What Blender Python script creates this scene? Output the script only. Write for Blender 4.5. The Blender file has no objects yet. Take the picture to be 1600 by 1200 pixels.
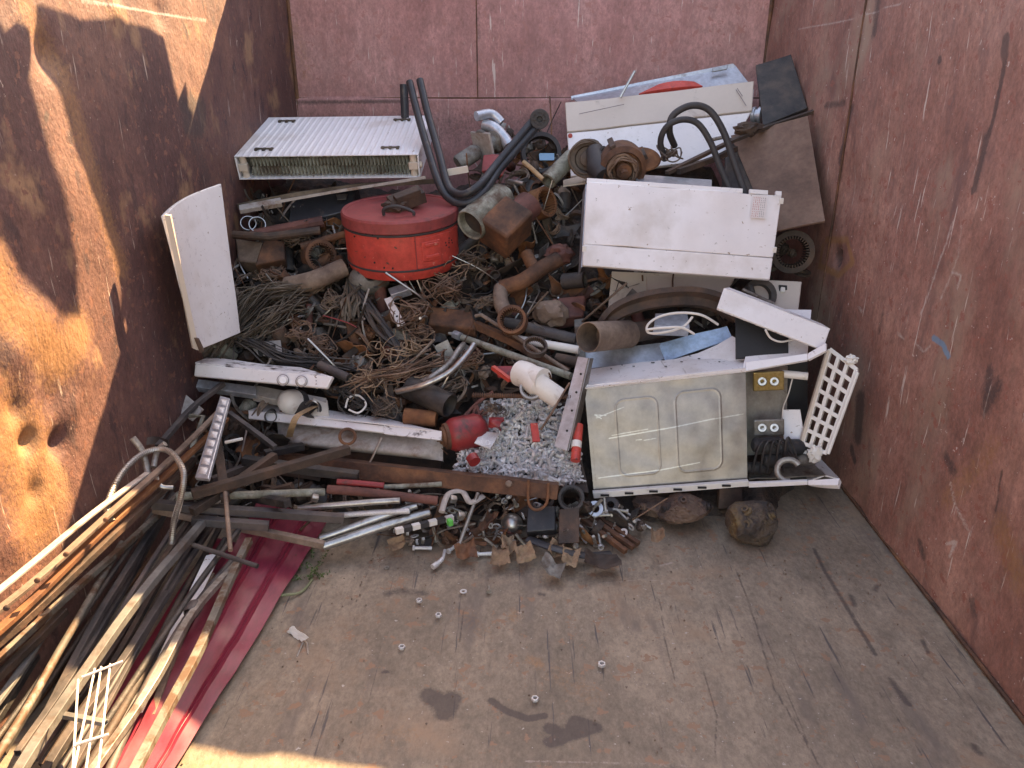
import bpy, math, random
import numpy as np
from mathutils import Vector, Matrix, Euler, noise
random.seed(7); R = math.radians
scn = bpy.context.scene
# ------------------------------------------------------------ camera
F_PX = 1200.0; PITCH = 21.51; YAW = 1.11; CAM = Vector((0, 0, 1.37))
cam_d = bpy.data.cameras.new('camera'); cam = bpy.data.objects.new('camera', cam_d)
scn.collection.objects.link(cam); scn.camera = cam
cam.location = CAM; cam.rotation_euler = (R(90 - PITCH), 0, R(YAW))
cam_d.sensor_width = 36; cam_d.lens = 27; cam_d.clip_start = 0.02; cam_d.clip_end = 2000
RC = Euler((R(90 - PITCH), 0, R(YAW))).to_matrix()
# ------------------------------------------------------------ world + sun
SUNV = Vector((0.54, 1.19, 1.0)).normalized()
EL = math.asin(SUNV.z); AZ = math.atan2(SUNV.x, SUNV.y)
w = bpy.data.worlds.new('World'); scn.world = w; w.use_nodes = True
nt = w.node_tree; sky = nt.nodes.new('ShaderNodeTexSky'); sky.sky_type = 'NISHITA'; sky.sun_disc = False
sky.sun_elevation = EL; sky.sun_rotation = AZ
bg = nt.nodes['Background']; bg.inputs[1].default_value = 0.15
nt.links.new(sky.outputs[0], bg.inputs[0])
sl = bpy.data.lights.new('sun', 'SUN'); sl.energy = 4.6; sl.angle = R(0.3); sl.color = (1.0, 0.81, 0.55)
so = bpy.data.objects.new('sun', sl); scn.collection.objects.link(so)
so.rotation_euler = SUNV.to_track_quat('Z', 'Y').to_euler(); so.location = (3, 7, 6)
scn.view_settings.view_transform = 'Standard'; scn.view_settings.look = 'None'
scn.view_settings.gamma = 1; scn.view_settings.exposure = 2.5
scn.view_settings.use_white_balance = True; scn.view_settings.white_balance_temperature = 9200; scn.view_settings.white_balance_tint = 18
# ------------------------------------------------------------ rays from the photograph to metric points
def ray(px, py): return RC @ Vector(((px - 800) / F_PX, -(py - 600) / F_PX, -1))
def PY(px, py, Y): d = ray(px, py); return CAM + d * (Y / d.y)
def PZ(px, py, z=0.0): d = ray(px, py); return CAM + d * ((z - CAM.z) / d.z)
def PX(px, py, x): d = ray(px, py); return CAM + d * (x / d.x)
SK, SY0 = 0.8, 2.1
def PS(px, py, lift=0.0):
    d = ray(px, py); t = (SK * (-SY0) + lift - CAM.z) / (d.z - SK * d.y); return CAM + d * t
def pt(p, lift=0.0):
    if isinstance(p, Vector): return p
    return PY(*p) if len(p) == 3 else PS(p[0], p[1], lift)
# ------------------------------------------------------------ materials
MATS = {}
def mk(name, cols, scale=6, detail=8, rough=(0.5, 0.8), metal=0.0, bump=0.3, bscale=60, dirt=None, stretch=None, attrs=False, spots=None, disp=0.01, spec=0.5, coat=0.0):
    m = bpy.data.materials.new(name); m.use_nodes = True; t = m.node_tree; N = t.nodes; L = t.links
    b = N['Principled BSDF']; tc = N.new('ShaderNodeTexCoord'); oi = N.new('ShaderNodeObjectInfo')
    va = N.new('ShaderNodeVectorMath'); va.operation = 'MULTIPLY_ADD'; va.inputs[1].default_value = (1, 1, 1)
    cb = N.new('ShaderNodeCombineXYZ'); mu = N.new('ShaderNodeMath'); mu.operation = 'MULTIPLY'; mu.inputs[1].default_value = 13.0
    L.new(oi.outputs['Random'], mu.inputs[0])
    for i in range(3): L.new(mu.outputs[0], cb.inputs[i])
    L.new(tc.outputs['Object'], va.inputs[0]); L.new(cb.outputs[0], va.inputs[2]); src = va.outputs[0]
    def nz(sc, det=6, rgh=0.6, st=None, dist=0.0):
        n = N.new('ShaderNodeTexNoise'); n.inputs['Scale'].default_value = sc; n.inputs['Detail'].default_value = det
        n.inputs['Roughness'].default_value = rgh; n.inputs['Distortion'].default_value = dist
        if st:
            mp = N.new('ShaderNodeMapping'); mp.inputs['Scale'].default_value = st; L.new(src, mp.inputs[0]); L.new(mp.outputs[0], n.inputs['Vector'])
        else: L.new(src, n.inputs['Vector'])
        return n.outputs['Fac']
    def ramp(f, stops):
        r = N.new('ShaderNodeValToRGB'); e = r.color_ramp.elements
        while len(e) < len(stops): e.new(0.5)
        for i, (p, c) in enumerate(stops): e[i].position = p; e[i].color = (*c, 1) if len(c) == 3 else c
        L.new(f, r.inputs[0]); return r.outputs[0]
    def mix(fac, a, c, blend='MIX'):
        x = N.new('ShaderNodeMix'); x.data_type = 'RGBA'; x.blend_type = blend
        if isinstance(fac, float): x.inputs[0].default_value = fac
        else: L.new(fac, x.inputs[0])
        for s, v in ((6, a), (7, c)):
            if isinstance(v, tuple): x.inputs[s].default_value = (*v, 1)
            else: L.new(v, x.inputs[s])
        return x.outputs[2]
    n1 = nz(scale, detail, 0.62, stretch)
    k = len(cols); col = ramp(n1, [(0.32 + 0.36 * i / max(1, k - 1), c) for i, c in enumerate(cols)]) if k > 1 else None
    if k == 1:
        c = cols[0]; col = ramp(n1, [(0.3, tuple(x * 0.95 for x in c)), (0.7, tuple(min(1, x * 1.03) for x in c))])
    fine = nz(scale * 9, 5, 0.7, stretch)
    g = ramp(fine, [(0.3, (0.72, 0.72, 0.72)), (0.7, (1.12, 1.12, 1.12))])
    col = mix(1.0 if k > 1 else 0.12, col, g, 'MULTIPLY')
    if 'paint' in name and name.startswith('wall') or name == 'floor_steel':
        g2 = ramp(nz(scale * 34, 6, 0.8, stretch), [(0.34, (0.70, 0.70, 0.70)), (0.66, (1.22, 1.22, 1.22))]); col = mix(1.0, col, g2, 'MULTIPLY')
    if dirt:
        dc, lo, hi, ds = dirt; f = ramp(nz(ds, 9, 0.68, None, 0.4), [(lo, (0, 0, 0)), (hi, (1, 1, 1))]); col = mix(f, col, dc)
    if spots:
        for (dc, lo, hi, ds, st) in spots:
            f = ramp(nz(ds, 7, 0.6, st), [(lo, (0, 0, 0)), (hi, (1, 1, 1))]); col = mix(f, col, dc)
    if attrs:
        wob = nz(80, 8, 0.8); wob2 = nz(150, 3, 0.6, (1, 1, 1))
        for an, ac in attrs:
            a = N.new('ShaderNodeAttribute'); a.attribute_name = an
            s1 = N.new('ShaderNodeMath'); s1.operation = 'MULTIPLY_ADD'; L.new(wob, s1.inputs[0]); s1.inputs[1].default_value = 1.6; L.new(a.outputs['Fac'], s1.inputs[2]); s2 = N.new('ShaderNodeMath'); s2.operation = 'MULTIPLY'; L.new(s1.outputs[0], s2.inputs[0]); s2.inputs[1].default_value = 0.5; s1 = s2
            f = ramp(s1.outputs[0], [(0.56, (0, 0, 0)), (0.80, (1, 1, 1))]); fm = mix(1.0, f, (0.72, 0.72, 0.72), 'MULTIPLY'); col = mix(fm, col, ac)
    L.new(col, b.inputs['Base Color'])
    rr = N.new('ShaderNodeMapRange'); rr.inputs[3].default_value = rough[0]; rr.inputs[4].default_value = rough[1]; L.new(fine, rr.inputs[0]); L.new(rr.outputs[0], b.inputs['Roughness'])
    b.inputs['Metallic'].default_value = metal; b.inputs['Specular IOR Level'].default_value = spec
    if coat: b.inputs['Coat Weight'].default_value = coat; b.inputs['Coat Roughness'].default_value = 0.2
    if bump:
        bp = N.new('ShaderNodeBump'); bp.inputs['Strength'].default_value = bump; bp.inputs['Distance'].default_value = disp
        L.new(nz(bscale, 8, 0.65, stretch), bp.inputs['Height']); L.new(bp.outputs[0], b.inputs['Normal'])
    MATS[name] = m; return m
mk('rust', [(0.040, 0.021, 0.014), (0.115, 0.052, 0.029), (0.230, 0.098, 0.046)], 9, rough=(0.65, 0.95), bump=0.6, disp=0.004)
mk('rust_dark', [(0.023, 0.018, 0.016), (0.065, 0.042, 0.031), (0.130, 0.072, 0.046)], 9, rough=(0.5, 0.9), bump=0.6, disp=0.004)
mk('rust_orange', [(0.076, 0.030, 0.015), (0.187, 0.072, 0.030), (0.289, 0.128, 0.051)], 8, rough=(0.7, 0.95), bump=0.5, disp=0.003)
mk('rust_red', [(0.07, 0.028, 0.024), (0.15, 0.055, 0.042), (0.22, 0.09, 0.07)], 8, rough=(0.6, 0.9), bump=0.5, disp=0.003)
mk('rust_pale', [(0.10, 0.065, 0.048), (0.20, 0.14, 0.105), (0.30, 0.22, 0.165)], 8, rough=(0.6, 0.9), bump=0.5, disp=0.003)
mk('brown_sheet', [(0.12, 0.07, 0.052), (0.19, 0.11, 0.08), (0.24, 0.15, 0.11)], 5, rough=(0.7, 0.95), bump=0.4, disp=0.002)
mk('grease', [(0.018, 0.017, 0.018), (0.045, 0.039, 0.036), (0.090, 0.068, 0.053)], 14, rough=(0.35, 0.8), bump=0.6, disp=0.004)
mk('black_paint', [(0.02, 0.022, 0.026), (0.04, 0.042, 0.048)], 12, rough=(0.35, 0.6), bump=0.15, disp=0.002, dirt=((0.12, 0.09, 0.07), 0.58, 0.72, 14))
mk('black_rubber', [(0.03, 0.028, 0.03), (0.055, 0.05, 0.05)], 12, rough=(0.5, 0.8), bump=0.2, disp=0.002)
mk('grey_cast', [(0.10, 0.095, 0.085), (0.2, 0.19, 0.17), (0.32, 0.30, 0.27)], 12, rough=(0.45, 0.8), metal=0.3, bump=0.5, disp=0.003, dirt=((0.09, 0.05, 0.03), 0.52, 0.66, 10))
mk('olive_metal', [(0.12, 0.12, 0.09), (0.25, 0.25, 0.2), (0.4, 0.4, 0.34)], 14, rough=(0.45, 0.8), metal=0.2, bump=0.5, disp=0.003, dirt=((0.09, 0.055, 0.035), 0.5, 0.66, 12))
mk('enamel', [(0.780, 0.750, 0.740)], 5, rough=(0.22, 0.36), bump=0.03, disp=0.001, dirt=((0.30, 0.22, 0.17), 0.66, 0.82, 9), spots=[((0.58, 0.52, 0.47), 0.54, 0.72, 3, None), ((0.36, 0.27, 0.21), 0.675, 0.69, 45, None), ((0.5, 0.46, 0.43), 0.66, 0.68, 50, (1, .1, 1))])
mk('enamel_clean', [(0.80, 0.76, 0.75)], 3, rough=(0.16, 0.3), bump=0.02, disp=0.001, dirt=((0.4, 0.3, 0.25), 0.72, 0.85, 14), attrs=[('dark', (0.10, 0.08, 0.07))], spots=[((0.58, 0.52, 0.47), 0.54, 0.72, 3, None), ((0.36, 0.27, 0.21), 0.675, 0.69, 45, None), ((0.5, 0.46, 0.43), 0.66, 0.68, 50, (1, .1, 1))])
mk('enamel_dirty', [(0.72, 0.70, 0.70)], 5, rough=(0.3, 0.6), bump=0.2, disp=0.002, dirt=((0.05, 0.03, 0.025), 0.52, 0.62, 16))
mk('cream_paint', [(0.62, 0.54, 0.45)], 5, rough=(0.35, 0.6), bump=0.08, disp=0.001, dirt=((0.2, 0.13, 0.08), 0.6, 0.76, 9))
mk('beige_paint', [(0.56, 0.48, 0.41)], 5, rough=(0.4, 0.6), bump=0.05, disp=0.001, dirt=((0.25, 0.19, 0.15), 0.62, 0.8, 6), attrs=[('dark', (0.10, 0.07, 0.06))])
mk('worn_cream', [(0.336, 0.296, 0.264), (0.440, 0.400, 0.368)], 6, rough=(0.4, 0.7), bump=0.2, disp=0.002, dirt=((0.16, 0.08, 0.04), 0.55, 0.7, 8))
mk('radiator_white', [(0.80, 0.80, 0.81)], 5, rough=(0.25, 0.4), bump=0.03, disp=0.001, dirt=((0.35, 0.3, 0.27), 0.68, 0.84, 12), spots=[((0.58, 0.52, 0.47), 0.54, 0.72, 3, None), ((0.36, 0.27, 0.21), 0.675, 0.69, 45, None), ((0.5, 0.46, 0.43), 0.66, 0.68, 50, (1, .1, 1))])
mk('galv', [(0.175, 0.150, 0.133), (0.215, 0.184, 0.163), (0.250, 0.213, 0.189)], 2, rough=(0.32, 0.42), metal=0.85, bump=0.04, disp=0.001, stretch=(1, 1, 1), attrs=[('pale', (0.40, 0.38, 0.35)), ('dark', (0.12, 0.10, 0.08))])
mk('galv_inner', [(0.30, 0.28, 0.24), (0.42, 0.40, 0.35)], 4, rough=(0.35, 0.5), metal=0.4, bump=0.1, disp=0.001, dirt=((0.16, 0.12, 0.09), 0.6, 0.76, 10))
mk('galv_blue', [(0.42, 0.45, 0.5), (0.55, 0.58, 0.62)], 5, rough=(0.3, 0.5), metal=0.6, bump=0.08, disp=0.001, dirt=((0.16, 0.12, 0.1), 0.6, 0.76, 10))
mk('blue_film', [(0.30, 0.50, 0.74), (0.42, 0.60, 0.8)], 5, rough=(0.3, 0.5), bump=0.15, disp=0.002)
mk('steel', [(0.36, 0.35, 0.33), (0.52, 0.51, 0.49)], 10, rough=(0.25, 0.5), metal=0.9, bump=0.15, disp=0.001, dirt=((0.2, 0.13, 0.08), 0.56, 0.72, 14))
mk('steel_dull', [(0.20, 0.18, 0.16), (0.34, 0.32, 0.29), (0.45, 0.43, 0.4)], 10, rough=(0.4, 0.65), metal=0.6, bump=0.25, disp=0.002, dirt=((0.12, 0.07, 0.045), 0.52, 0.68, 14))
mk('zinc', [(0.58, 0.57, 0.56), (0.68, 0.68, 0.68)], 30, rough=(0.45, 0.65), metal=0.4, bump=0.1, disp=0.001)
mk('zinc_worn', [(0.30, 0.28, 0.24), (0.5, 0.47, 0.42)], 30, rough=(0.35, 0.6), metal=0.7, bump=0.2, disp=0.001)
mk('brass', [(0.45, 0.32, 0.12), (0.6, 0.45, 0.2)], 12, rough=(0.3, 0.5), metal=0.8, bump=0.1, disp=0.001)
mk('copper_wire', [(0.09, 0.055, 0.038), (0.18, 0.105, 0.07), (0.28, 0.18, 0.12)], 12, rough=(0.5, 0.8), bump=0.2, disp=0.001)
mk('wire_dark', [(0.052, 0.039, 0.034), (0.130, 0.091, 0.065), (0.221, 0.156, 0.111)], 8, rough=(0.5, 0.8), bump=0.2, disp=0.001)
mk('strip_metal', [(0.05, 0.038, 0.03), (0.11, 0.085, 0.062), (0.20, 0.16, 0.12)], 8, rough=(0.45, 0.75), metal=0.4, bump=0.2, disp=0.001)
mk('root_tan', [(0.13, 0.085, 0.055), (0.27, 0.18, 0.115), (0.40, 0.29, 0.2)], 20, rough=(0.7, 0.95), bump=0.4, disp=0.002)
mk('red_paint', [(0.515, 0.056, 0.043), (0.672, 0.084, 0.062)], 4, rough=(0.35, 0.6), bump=0.1, disp=0.001, dirt=((0.22, 0.045, 0.035), 0.57, 0.72, 9), spots=[((0.62, 0.2, 0.15), 0.66, 0.69, 40, None), ((0.10, 0.05, 0.04), 0.66, 0.68, 55, None)])
mk('red_lid', [(0.26, 0.045, 0.045), (0.36, 0.07, 0.065)], 5, rough=(0.4, 0.65), bump=0.1, disp=0.001, dirt=((0.08, 0.04, 0.04), 0.54, 0.75, 9))
mk('red_worn', [(0.24, 0.022, 0.026), (0.36, 0.04, 0.04)], 5, rough=(0.35, 0.6), bump=0.2, disp=0.002, dirt=((0.07, 0.035, 0.03), 0.54, 0.68, 14))
mk('maroon', [(0.195, 0.018, 0.039), (0.299, 0.034, 0.060)], 3, rough=(0.3, 0.45), bump=0.06, disp=0.001, dirt=((0.35, 0.28, 0.26), 0.7, 0.82, 22), stretch=(3, 1, 3))
mk('maroon_back', [(0.1, 0.05, 0.03), (0.2, 0.12, 0.08)], 6, rough=(0.7, 0.9), bump=0.2, disp=0.001)
mk('wood', [(0.34, 0.21, 0.11), (0.5, 0.34, 0.2)], 10, rough=(0.6, 0.8), bump=0.3, disp=0.001, stretch=(1, 1, 6))
mk('cream_tube', [(0.094, 0.086, 0.072), (0.187, 0.173, 0.144), (0.259, 0.238, 0.205)], 7, rough=(0.55, 0.8), bump=0.4, disp=0.002, dirt=((0.10, 0.055, 0.032), 0.46, 0.55, 14))
mk('grey_tube', [(0.078, 0.073, 0.068), (0.146, 0.141, 0.132), (0.205, 0.200, 0.185)], 7, rough=(0.5, 0.75), bump=0.3, disp=0.002, dirt=((0.08, 0.05, 0.035), 0.52, 0.66, 11))
mk('dark_tube', [(0.033, 0.031, 0.033), (0.077, 0.066, 0.064), (0.143, 0.110, 0.094)], 7, rough=(0.4, 0.75), bump=0.35, disp=0.002)
mk('white_cable', [(0.72, 0.68, 0.62)], 9, rough=(0.4, 0.6), bump=0.05)
mk('plastic_white', [(0.74, 0.71, 0.66)], 9, rough=(0.35, 0.55), bump=0.05, dirt=((0.3, 0.22, 0.16), 0.58, 0.78, 16))
mk('cardboard', [(0.16, 0.10, 0.065), (0.28, 0.18, 0.11), (0.34, 0.24, 0.15)], 12, rough=(0.8, 0.95), bump=0.3, disp=0.002)
mk('leaf', [(0.04, 0.075, 0.015), (0.1, 0.15, 0.035)], 30, rough=(0.5, 0.7), bump=0)
mk('stem_green', [(0.18, 0.2, 0.1), (0.28, 0.28, 0.16)], 30, rough=(0.5, 0.7), bump=0.1)
mk('foil', [(0.6, 0.57, 0.52), (0.75, 0.72, 0.68)], 30, rough=(0.2, 0.45), metal=0.8, bump=0.3, disp=0.002)
mk('shade_sheet_grey', [(0.09, 0.1, 0.11), (0.14, 0.15, 0.16)], 5, rough=(0.6, 0.8), bump=0.2)
mk('yellow_lump', [(0.045, 0.035, 0.032), (0.10, 0.07, 0.05), (0.22, 0.14, 0.05)], 9, rough=(0.45, 0.85), bump=0.8, disp=0.01, dirt=((0.025, 0.02, 0.02), 0.5, 0.62, 7))
mk('brown_lump', [(0.05, 0.03, 0.025), (0.12, 0.07, 0.05), (0.2, 0.13, 0.09)], 9, rough=(0.5, 0.85), bump=0.8, disp=0.01, dirt=((0.025, 0.02, 0.02), 0.5, 0.62, 7))
mk('paper', [(0.74, 0.68, 0.66)], 9, rough=(0.6, 0.8), bump=0)
mk('ink_red', [(0.5, 0.12, 0.12)], 9, bump=0)
mk('ink_dark', [(0.2, 0.17, 0.17)], 9, bump=0)
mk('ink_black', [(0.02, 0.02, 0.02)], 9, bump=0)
mk('sky_blue_paint', [(0.22, 0.42, 0.6)], 9, bump=0.1)
mk('green_print', [(0.08, 0.5, 0.1)], 9, bump=0)
mk('dirt_ground', [(0.12, 0.1, 0.08), (0.22, 0.19, 0.15)], 0.8, rough=(0.8, 0.95), bump=0.5, bscale=20)
mk('fines', [(0.022, 0.018, 0.017), (0.060, 0.042, 0.033), (0.128, 0.078, 0.051)], 16, rough=(0.6, 0.95), bump=1.0, bscale=90, disp=0.01)
WALLATTR = [('rust', (0.36, 0.18, 0.075)), ('dark', (0.055, 0.042, 0.04)), ('pale', (0.52, 0.44, 0.39)), ('blue', (0.12, 0.3, 0.45))]
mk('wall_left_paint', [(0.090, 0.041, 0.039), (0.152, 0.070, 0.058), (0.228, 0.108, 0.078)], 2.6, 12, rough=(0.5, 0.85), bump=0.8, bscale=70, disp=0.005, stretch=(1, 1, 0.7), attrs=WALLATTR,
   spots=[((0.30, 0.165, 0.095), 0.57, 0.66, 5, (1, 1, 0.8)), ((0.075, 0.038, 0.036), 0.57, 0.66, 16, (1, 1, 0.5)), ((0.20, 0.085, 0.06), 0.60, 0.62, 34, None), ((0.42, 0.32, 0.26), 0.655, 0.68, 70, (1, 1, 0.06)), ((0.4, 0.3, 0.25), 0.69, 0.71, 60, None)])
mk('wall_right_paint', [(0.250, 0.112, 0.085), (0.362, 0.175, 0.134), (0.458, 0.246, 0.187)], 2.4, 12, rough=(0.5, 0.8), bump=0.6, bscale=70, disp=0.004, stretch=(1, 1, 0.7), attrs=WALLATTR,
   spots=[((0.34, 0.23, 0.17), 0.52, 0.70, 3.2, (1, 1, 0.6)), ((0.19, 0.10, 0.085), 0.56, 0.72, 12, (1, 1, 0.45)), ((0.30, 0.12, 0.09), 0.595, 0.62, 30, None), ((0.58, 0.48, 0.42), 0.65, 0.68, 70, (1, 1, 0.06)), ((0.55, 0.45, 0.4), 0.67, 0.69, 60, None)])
mk('wall_back_paint', [(0.338, 0.147, 0.136), (0.457, 0.216, 0.200), (0.517, 0.277, 0.256)], 2.4, 12, rough=(0.5, 0.8), bump=0.5, bscale=70, disp=0.004, stretch=(1, 1, 0.6), attrs=WALLATTR,  # base colour paled towards pink, lens haze put into the paint
   spots=[((0.30, 0.14, 0.13), 0.55, 0.74, 12, (1, 1, 0.3)), ((0.38, 0.17, 0.15), 0.60, 0.62, 30, None), ((0.6, 0.47, 0.43), 0.65, 0.68, 70, (1, 1, 0.08))])
mk('floor_steel', [(0.210, 0.165, 0.121), (0.288, 0.227, 0.167), (0.372, 0.289, 0.208)], 2.2, 12, rough=(0.45, 0.75), metal=0.1, bump=0.5, bscale=60, disp=0.004, stretch=(1, 0.6, 1), attrs=WALLATTR,
   spots=[((0.32, 0.215, 0.14), 0.56, 0.74, 4, None), ((0.15, 0.12, 0.10), 0.56, 0.72, 10, (1, 0.25, 1)), ((0.28, 0.17, 0.11), 0.61, 0.63, 26, None), ((0.10, 0.085, 0.08), 0.64, 0.67, 60, (1, 0.04, 1)), ((0.45, 0.41, 0.37), 0.68, 0.70, 80, None)])
# ------------------------------------------------------------ mesh builder
MW = {}
def smooth_path(p, n=8, closed=False):
    p = [Vector(q) for q in p]
    if len(p) < 3: return p
    out = []; m = len(p)
    for i in range(m if closed else m - 1):
        a, b, c, d = (p[(i - 1) % m], p[i], p[(i + 1) % m], p[(i + 2) % m]) if closed else (p[max(0, i - 1)], p[i], p[i + 1], p[min(m - 1, i + 2)])
        for k in range(n):
            t = k / n; out.append(0.5 * ((2 * b) + (c - a) * t + (2 * a - 5 * b + 4 * c - d) * t * t + (3 * b - a - 3 * c + d) * t ** 3))
    if not closed: out.append(p[-1])
    return out
class MB:
    def __init__(s): s.v = []; s.f = []; s.attr = {}
    def add(s, vs, fs, M=None):
        o = len(s.v); s.v += [tuple(M @ Vector(q)) if M else tuple(q) for q in vs]; s.f += [tuple(i + o for i in f) for f in fs]
    def box(s, c, d, M=None):
        x, y, z = c; a, b, e = d[0] / 2, d[1] / 2, d[2] / 2
        s.add([(x + i * a, y + j * b, z + k * e) for k in (-1, 1) for j in (-1, 1) for i in (-1, 1)],
              [(0, 2, 3, 1), (4, 5, 7, 6), (0, 1, 5, 4), (2, 6, 7, 3), (0, 4, 6, 2), (1, 3, 7, 5)], M); return s
    def tube(s, pts, r, seg=10, closed=False, caps=True, square=False, M=None, flat=1.0, hollow=0):
        pts = [Vector(q) for q in pts]; n = len(pts); rs = r if isinstance(r, (list, tuple)) else [r] * n
        up = None; vs = []
        for i, p in enumerate(pts):
            a = pts[i - 1] if (i > 0 or closed) else p; b = pts[(i + 1) % n] if (i < n - 1 or closed) else p
            t = (b - a)
            if t.length < 1e-9: t = Vector((0, 0, 1))
            t.normalize()
            if up is None: up = Vector((0, 0, 1)) if abs(t.z) < 0.9 else Vector((0, 1, 0))
            u = (up - t * up.dot(t))
            if u.length < 1e-6: u = t.orthogonal()
            u.normalize(); up = u; vv = t.cross(u)
            sg = 4 if square else seg
            for k in range(sg):
                an = 2 * math.pi * (k + (0.5 if square else 0)) / sg; rr = rs[i] * (1.414 if square else 1)
                vs.append(p + u * math.cos(an) * rr * flat + vv * math.sin(an) * rr)
        sg = 4 if square else seg; fs = []
        for i in range(n if closed else n - 1):
            for k in range(sg):
                j = (i + 1) % n; fs.append((i * sg + k, i * sg + (k + 1) % sg, j * sg + (k + 1) % sg, j * sg + k))
        if hollow and not closed:      # open pipe mouth: an inner wall at both ends
            for (e, d) in ((0, 1), (n - 1, -1)):
                base = len(vs); c = pts[e]; inn = (pts[e + d] - c).normalized() * rs[e] * 2.5
                ring = [vs[e * sg + k] for k in range(sg)]
                vs += [c + (q - c) * hollow for q in ring] + [c + (q - c) * hollow + inn for q in ring]
                for k in range(sg):
                    q = (k + 1) % sg; a, b_ = e * sg + k, e * sg + q
                    f1 = (a, base + k, base + q, b_); f2 = (base + k, base + sg + k, base + sg + q, base + q)
                    fs += [f1, f2] if d > 0 else [f1[::-1], f2[::-1]]
                fs.append(tuple(base + sg + k for k in range(sg)))
        elif caps and not closed: fs += [tuple(range(sg))[::-1], tuple((n - 1) * sg + k for k in range(sg))]
        s.add(vs, fs, M); return s
    def lathe(s, prof, seg=32, M=None, fn=None):
        vs = []; fs = []; n = len(prof)
        for k in range(seg):
            a = 2 * math.pi * k / seg
            for (r, z) in prof:
                q = (r * math.cos(a), r * math.sin(a), z); vs.append(fn(q) if fn else q)
        for k in range(seg):
            for i in range(n - 1): fs.append((k * n + i, ((k + 1) % seg) * n + i, ((k + 1) % seg) * n + i + 1, k * n + i + 1))
        s.add(vs, fs, M); return s
    def sheet(s, nx, ny, fn, th, M=None):            # a sheet with real thickness; fn(u,v) -> Vector
        P_ = [[Vector(fn(i / nx, j / ny)) for i in range(nx + 1)] for j in range(ny + 1)]
        vs = []; nrm = []
        for j in range(ny + 1):
            for i in range(nx + 1):
                a = P_[j][min(i + 1, nx)] - P_[j][max(i - 1, 0)]; b = P_[min(j + 1, ny)][i] - P_[max(j - 1, 0)][i]
                c = a.cross(b); c = c.normalized() if c.length > 1e-12 else Vector((0, 0, 1)); vs.append(P_[j][i]); nrm.append(c)
        n = len(vs); bk = [v - c * th for v, c in zip(vs, nrm)]; W_ = nx + 1; fs = []
        for j in range(ny):
            for i in range(nx):
                q = (j * W_ + i, j * W_ + i + 1, (j + 1) * W_ + i + 1, (j + 1) * W_ + i); fs.append(q); fs.append(tuple(k + n for k in q[::-1]))
        bd = [i for i in range(nx)] ; 
        loop = [i for i in range(nx + 1)] + [(j) * W_ + nx for j in range(1, ny + 1)] + [ny * W_ + i for i in range(nx - 1, -1, -1)] + [j * W_ for j in range(ny - 1, 0, -1)]
        for k in range(len(loop)):
            a, b = loop[k], loop[(k + 1) % len(loop)]; fs.append((b, a, a + n, b + n))
        s.add(vs + bk, fs, M); return s
    def ring(s, ro, ri, h, n=48, teeth=0, tooth=0.0, M=None):
        vs = []; fs = []
        for k in range(n):
            a = 2 * math.pi * k / n; rr = ri + (tooth if teeth and (k * teeth * 2 // n) % 2 else 0)
            for (r, z) in ((rr, -h / 2), (rr, h / 2), (ro, h / 2), (ro, -h / 2)): vs.append((r * math.cos(a), r * math.sin(a), z))
        for k in range(n):
            q = (k + 1) % n
            for i in range(4): fs.append((k * 4 + i, k * 4 + (i + 1) % 4, q * 4 + (i + 1) % 4, q * 4 + i))
        s.add(vs, fs, M); return s
    def lump(s, r, sub=3, amp=0.35, fr=2.0, seed=0, sc=(1, 1, 1), M=None):
        import bmesh
        bm = bmesh.new(); bmesh.ops.create_icosphere(bm, subdivisions=sub, radius=1)
        vs = []
        for v in bm.verts:
            n = v.co.normalized(); d = noise.fractal(n * fr + Vector((seed, seed * 2.1, 0)), 0.8, 2.2, 4) * amp
            c2 = noise.cell(n * 1.7 + Vector((seed, 0, 3))) * amp * 0.3; k = r * (1 + d + c2)
            vs.append((n.x * k * sc[0], n.y * k * sc[1], n.z * k * sc[2]))
        s.add(vs, [tuple(x.index for x in f.verts) for f in bm.faces], M); bm.free(); return s
    def build(s, name, mat, parent=None, world=False, smooth=True, bevel=0, loc=None, label=None, ang=35):
        vs = s.v
        if parent is not None and world:
            inv = MW[parent.name].inverted(); vs = [tuple(inv @ Vector(v)) for v in vs]
        off = None
        if parent is None and world:
            a = np.array(vs); off = Vector(((a[:, 0].min() + a[:, 0].max()) / 2, (a[:, 1].min() + a[:, 1].max()) / 2, a[:, 2].min()))
            vs = [(v[0] - off.x, v[1] - off.y, v[2] - off.z) for v in vs]
        me = bpy.data.meshes.new(name); me.from_pydata(vs, [], s.f); me.update()
        if isinstance(mat, str): mat = MATS[mat]
        me.materials.append(mat)
        for k, arr in s.attr.items():
            a = me.attributes.new(k, 'FLOAT', 'POINT'); a.data.foreach_set('value', np.asarray(arr, dtype=np.float32))
        if smooth:
            me.polygons.foreach_set('use_smooth', [True] * len(me.polygons)); me.set_sharp_from_angle(angle=R(ang))
        o = bpy.data.objects.new(name, me); scn.collection.objects.link(o)
        if parent is not None: o.parent = parent
        if off is not None: o.location = off
        if loc is not None: o.location = loc
        if bevel:
            b = o.modifiers.new('bevel', 'BEVEL'); b.width = bevel; b.segments = 2; b.limit_method = 'ANGLE'; b.angle_limit = R(40)
        if label: o['label'] = label
        if parent is not None: MW[o.name] = MW.get(parent.name, Matrix()) @ Matrix.Translation(loc or (0, 0, 0))
        else: MW[o.name] = Matrix.Translation(off if off is not None else (loc or (0, 0, 0)))
        return o
def tag(o, label, cat, group=None, kind=None):
    if label: o['label'] = label
    if cat: o['category'] = cat
    if group: o['group'] = group
    if kind: o['kind'] = kind
    return o
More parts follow.
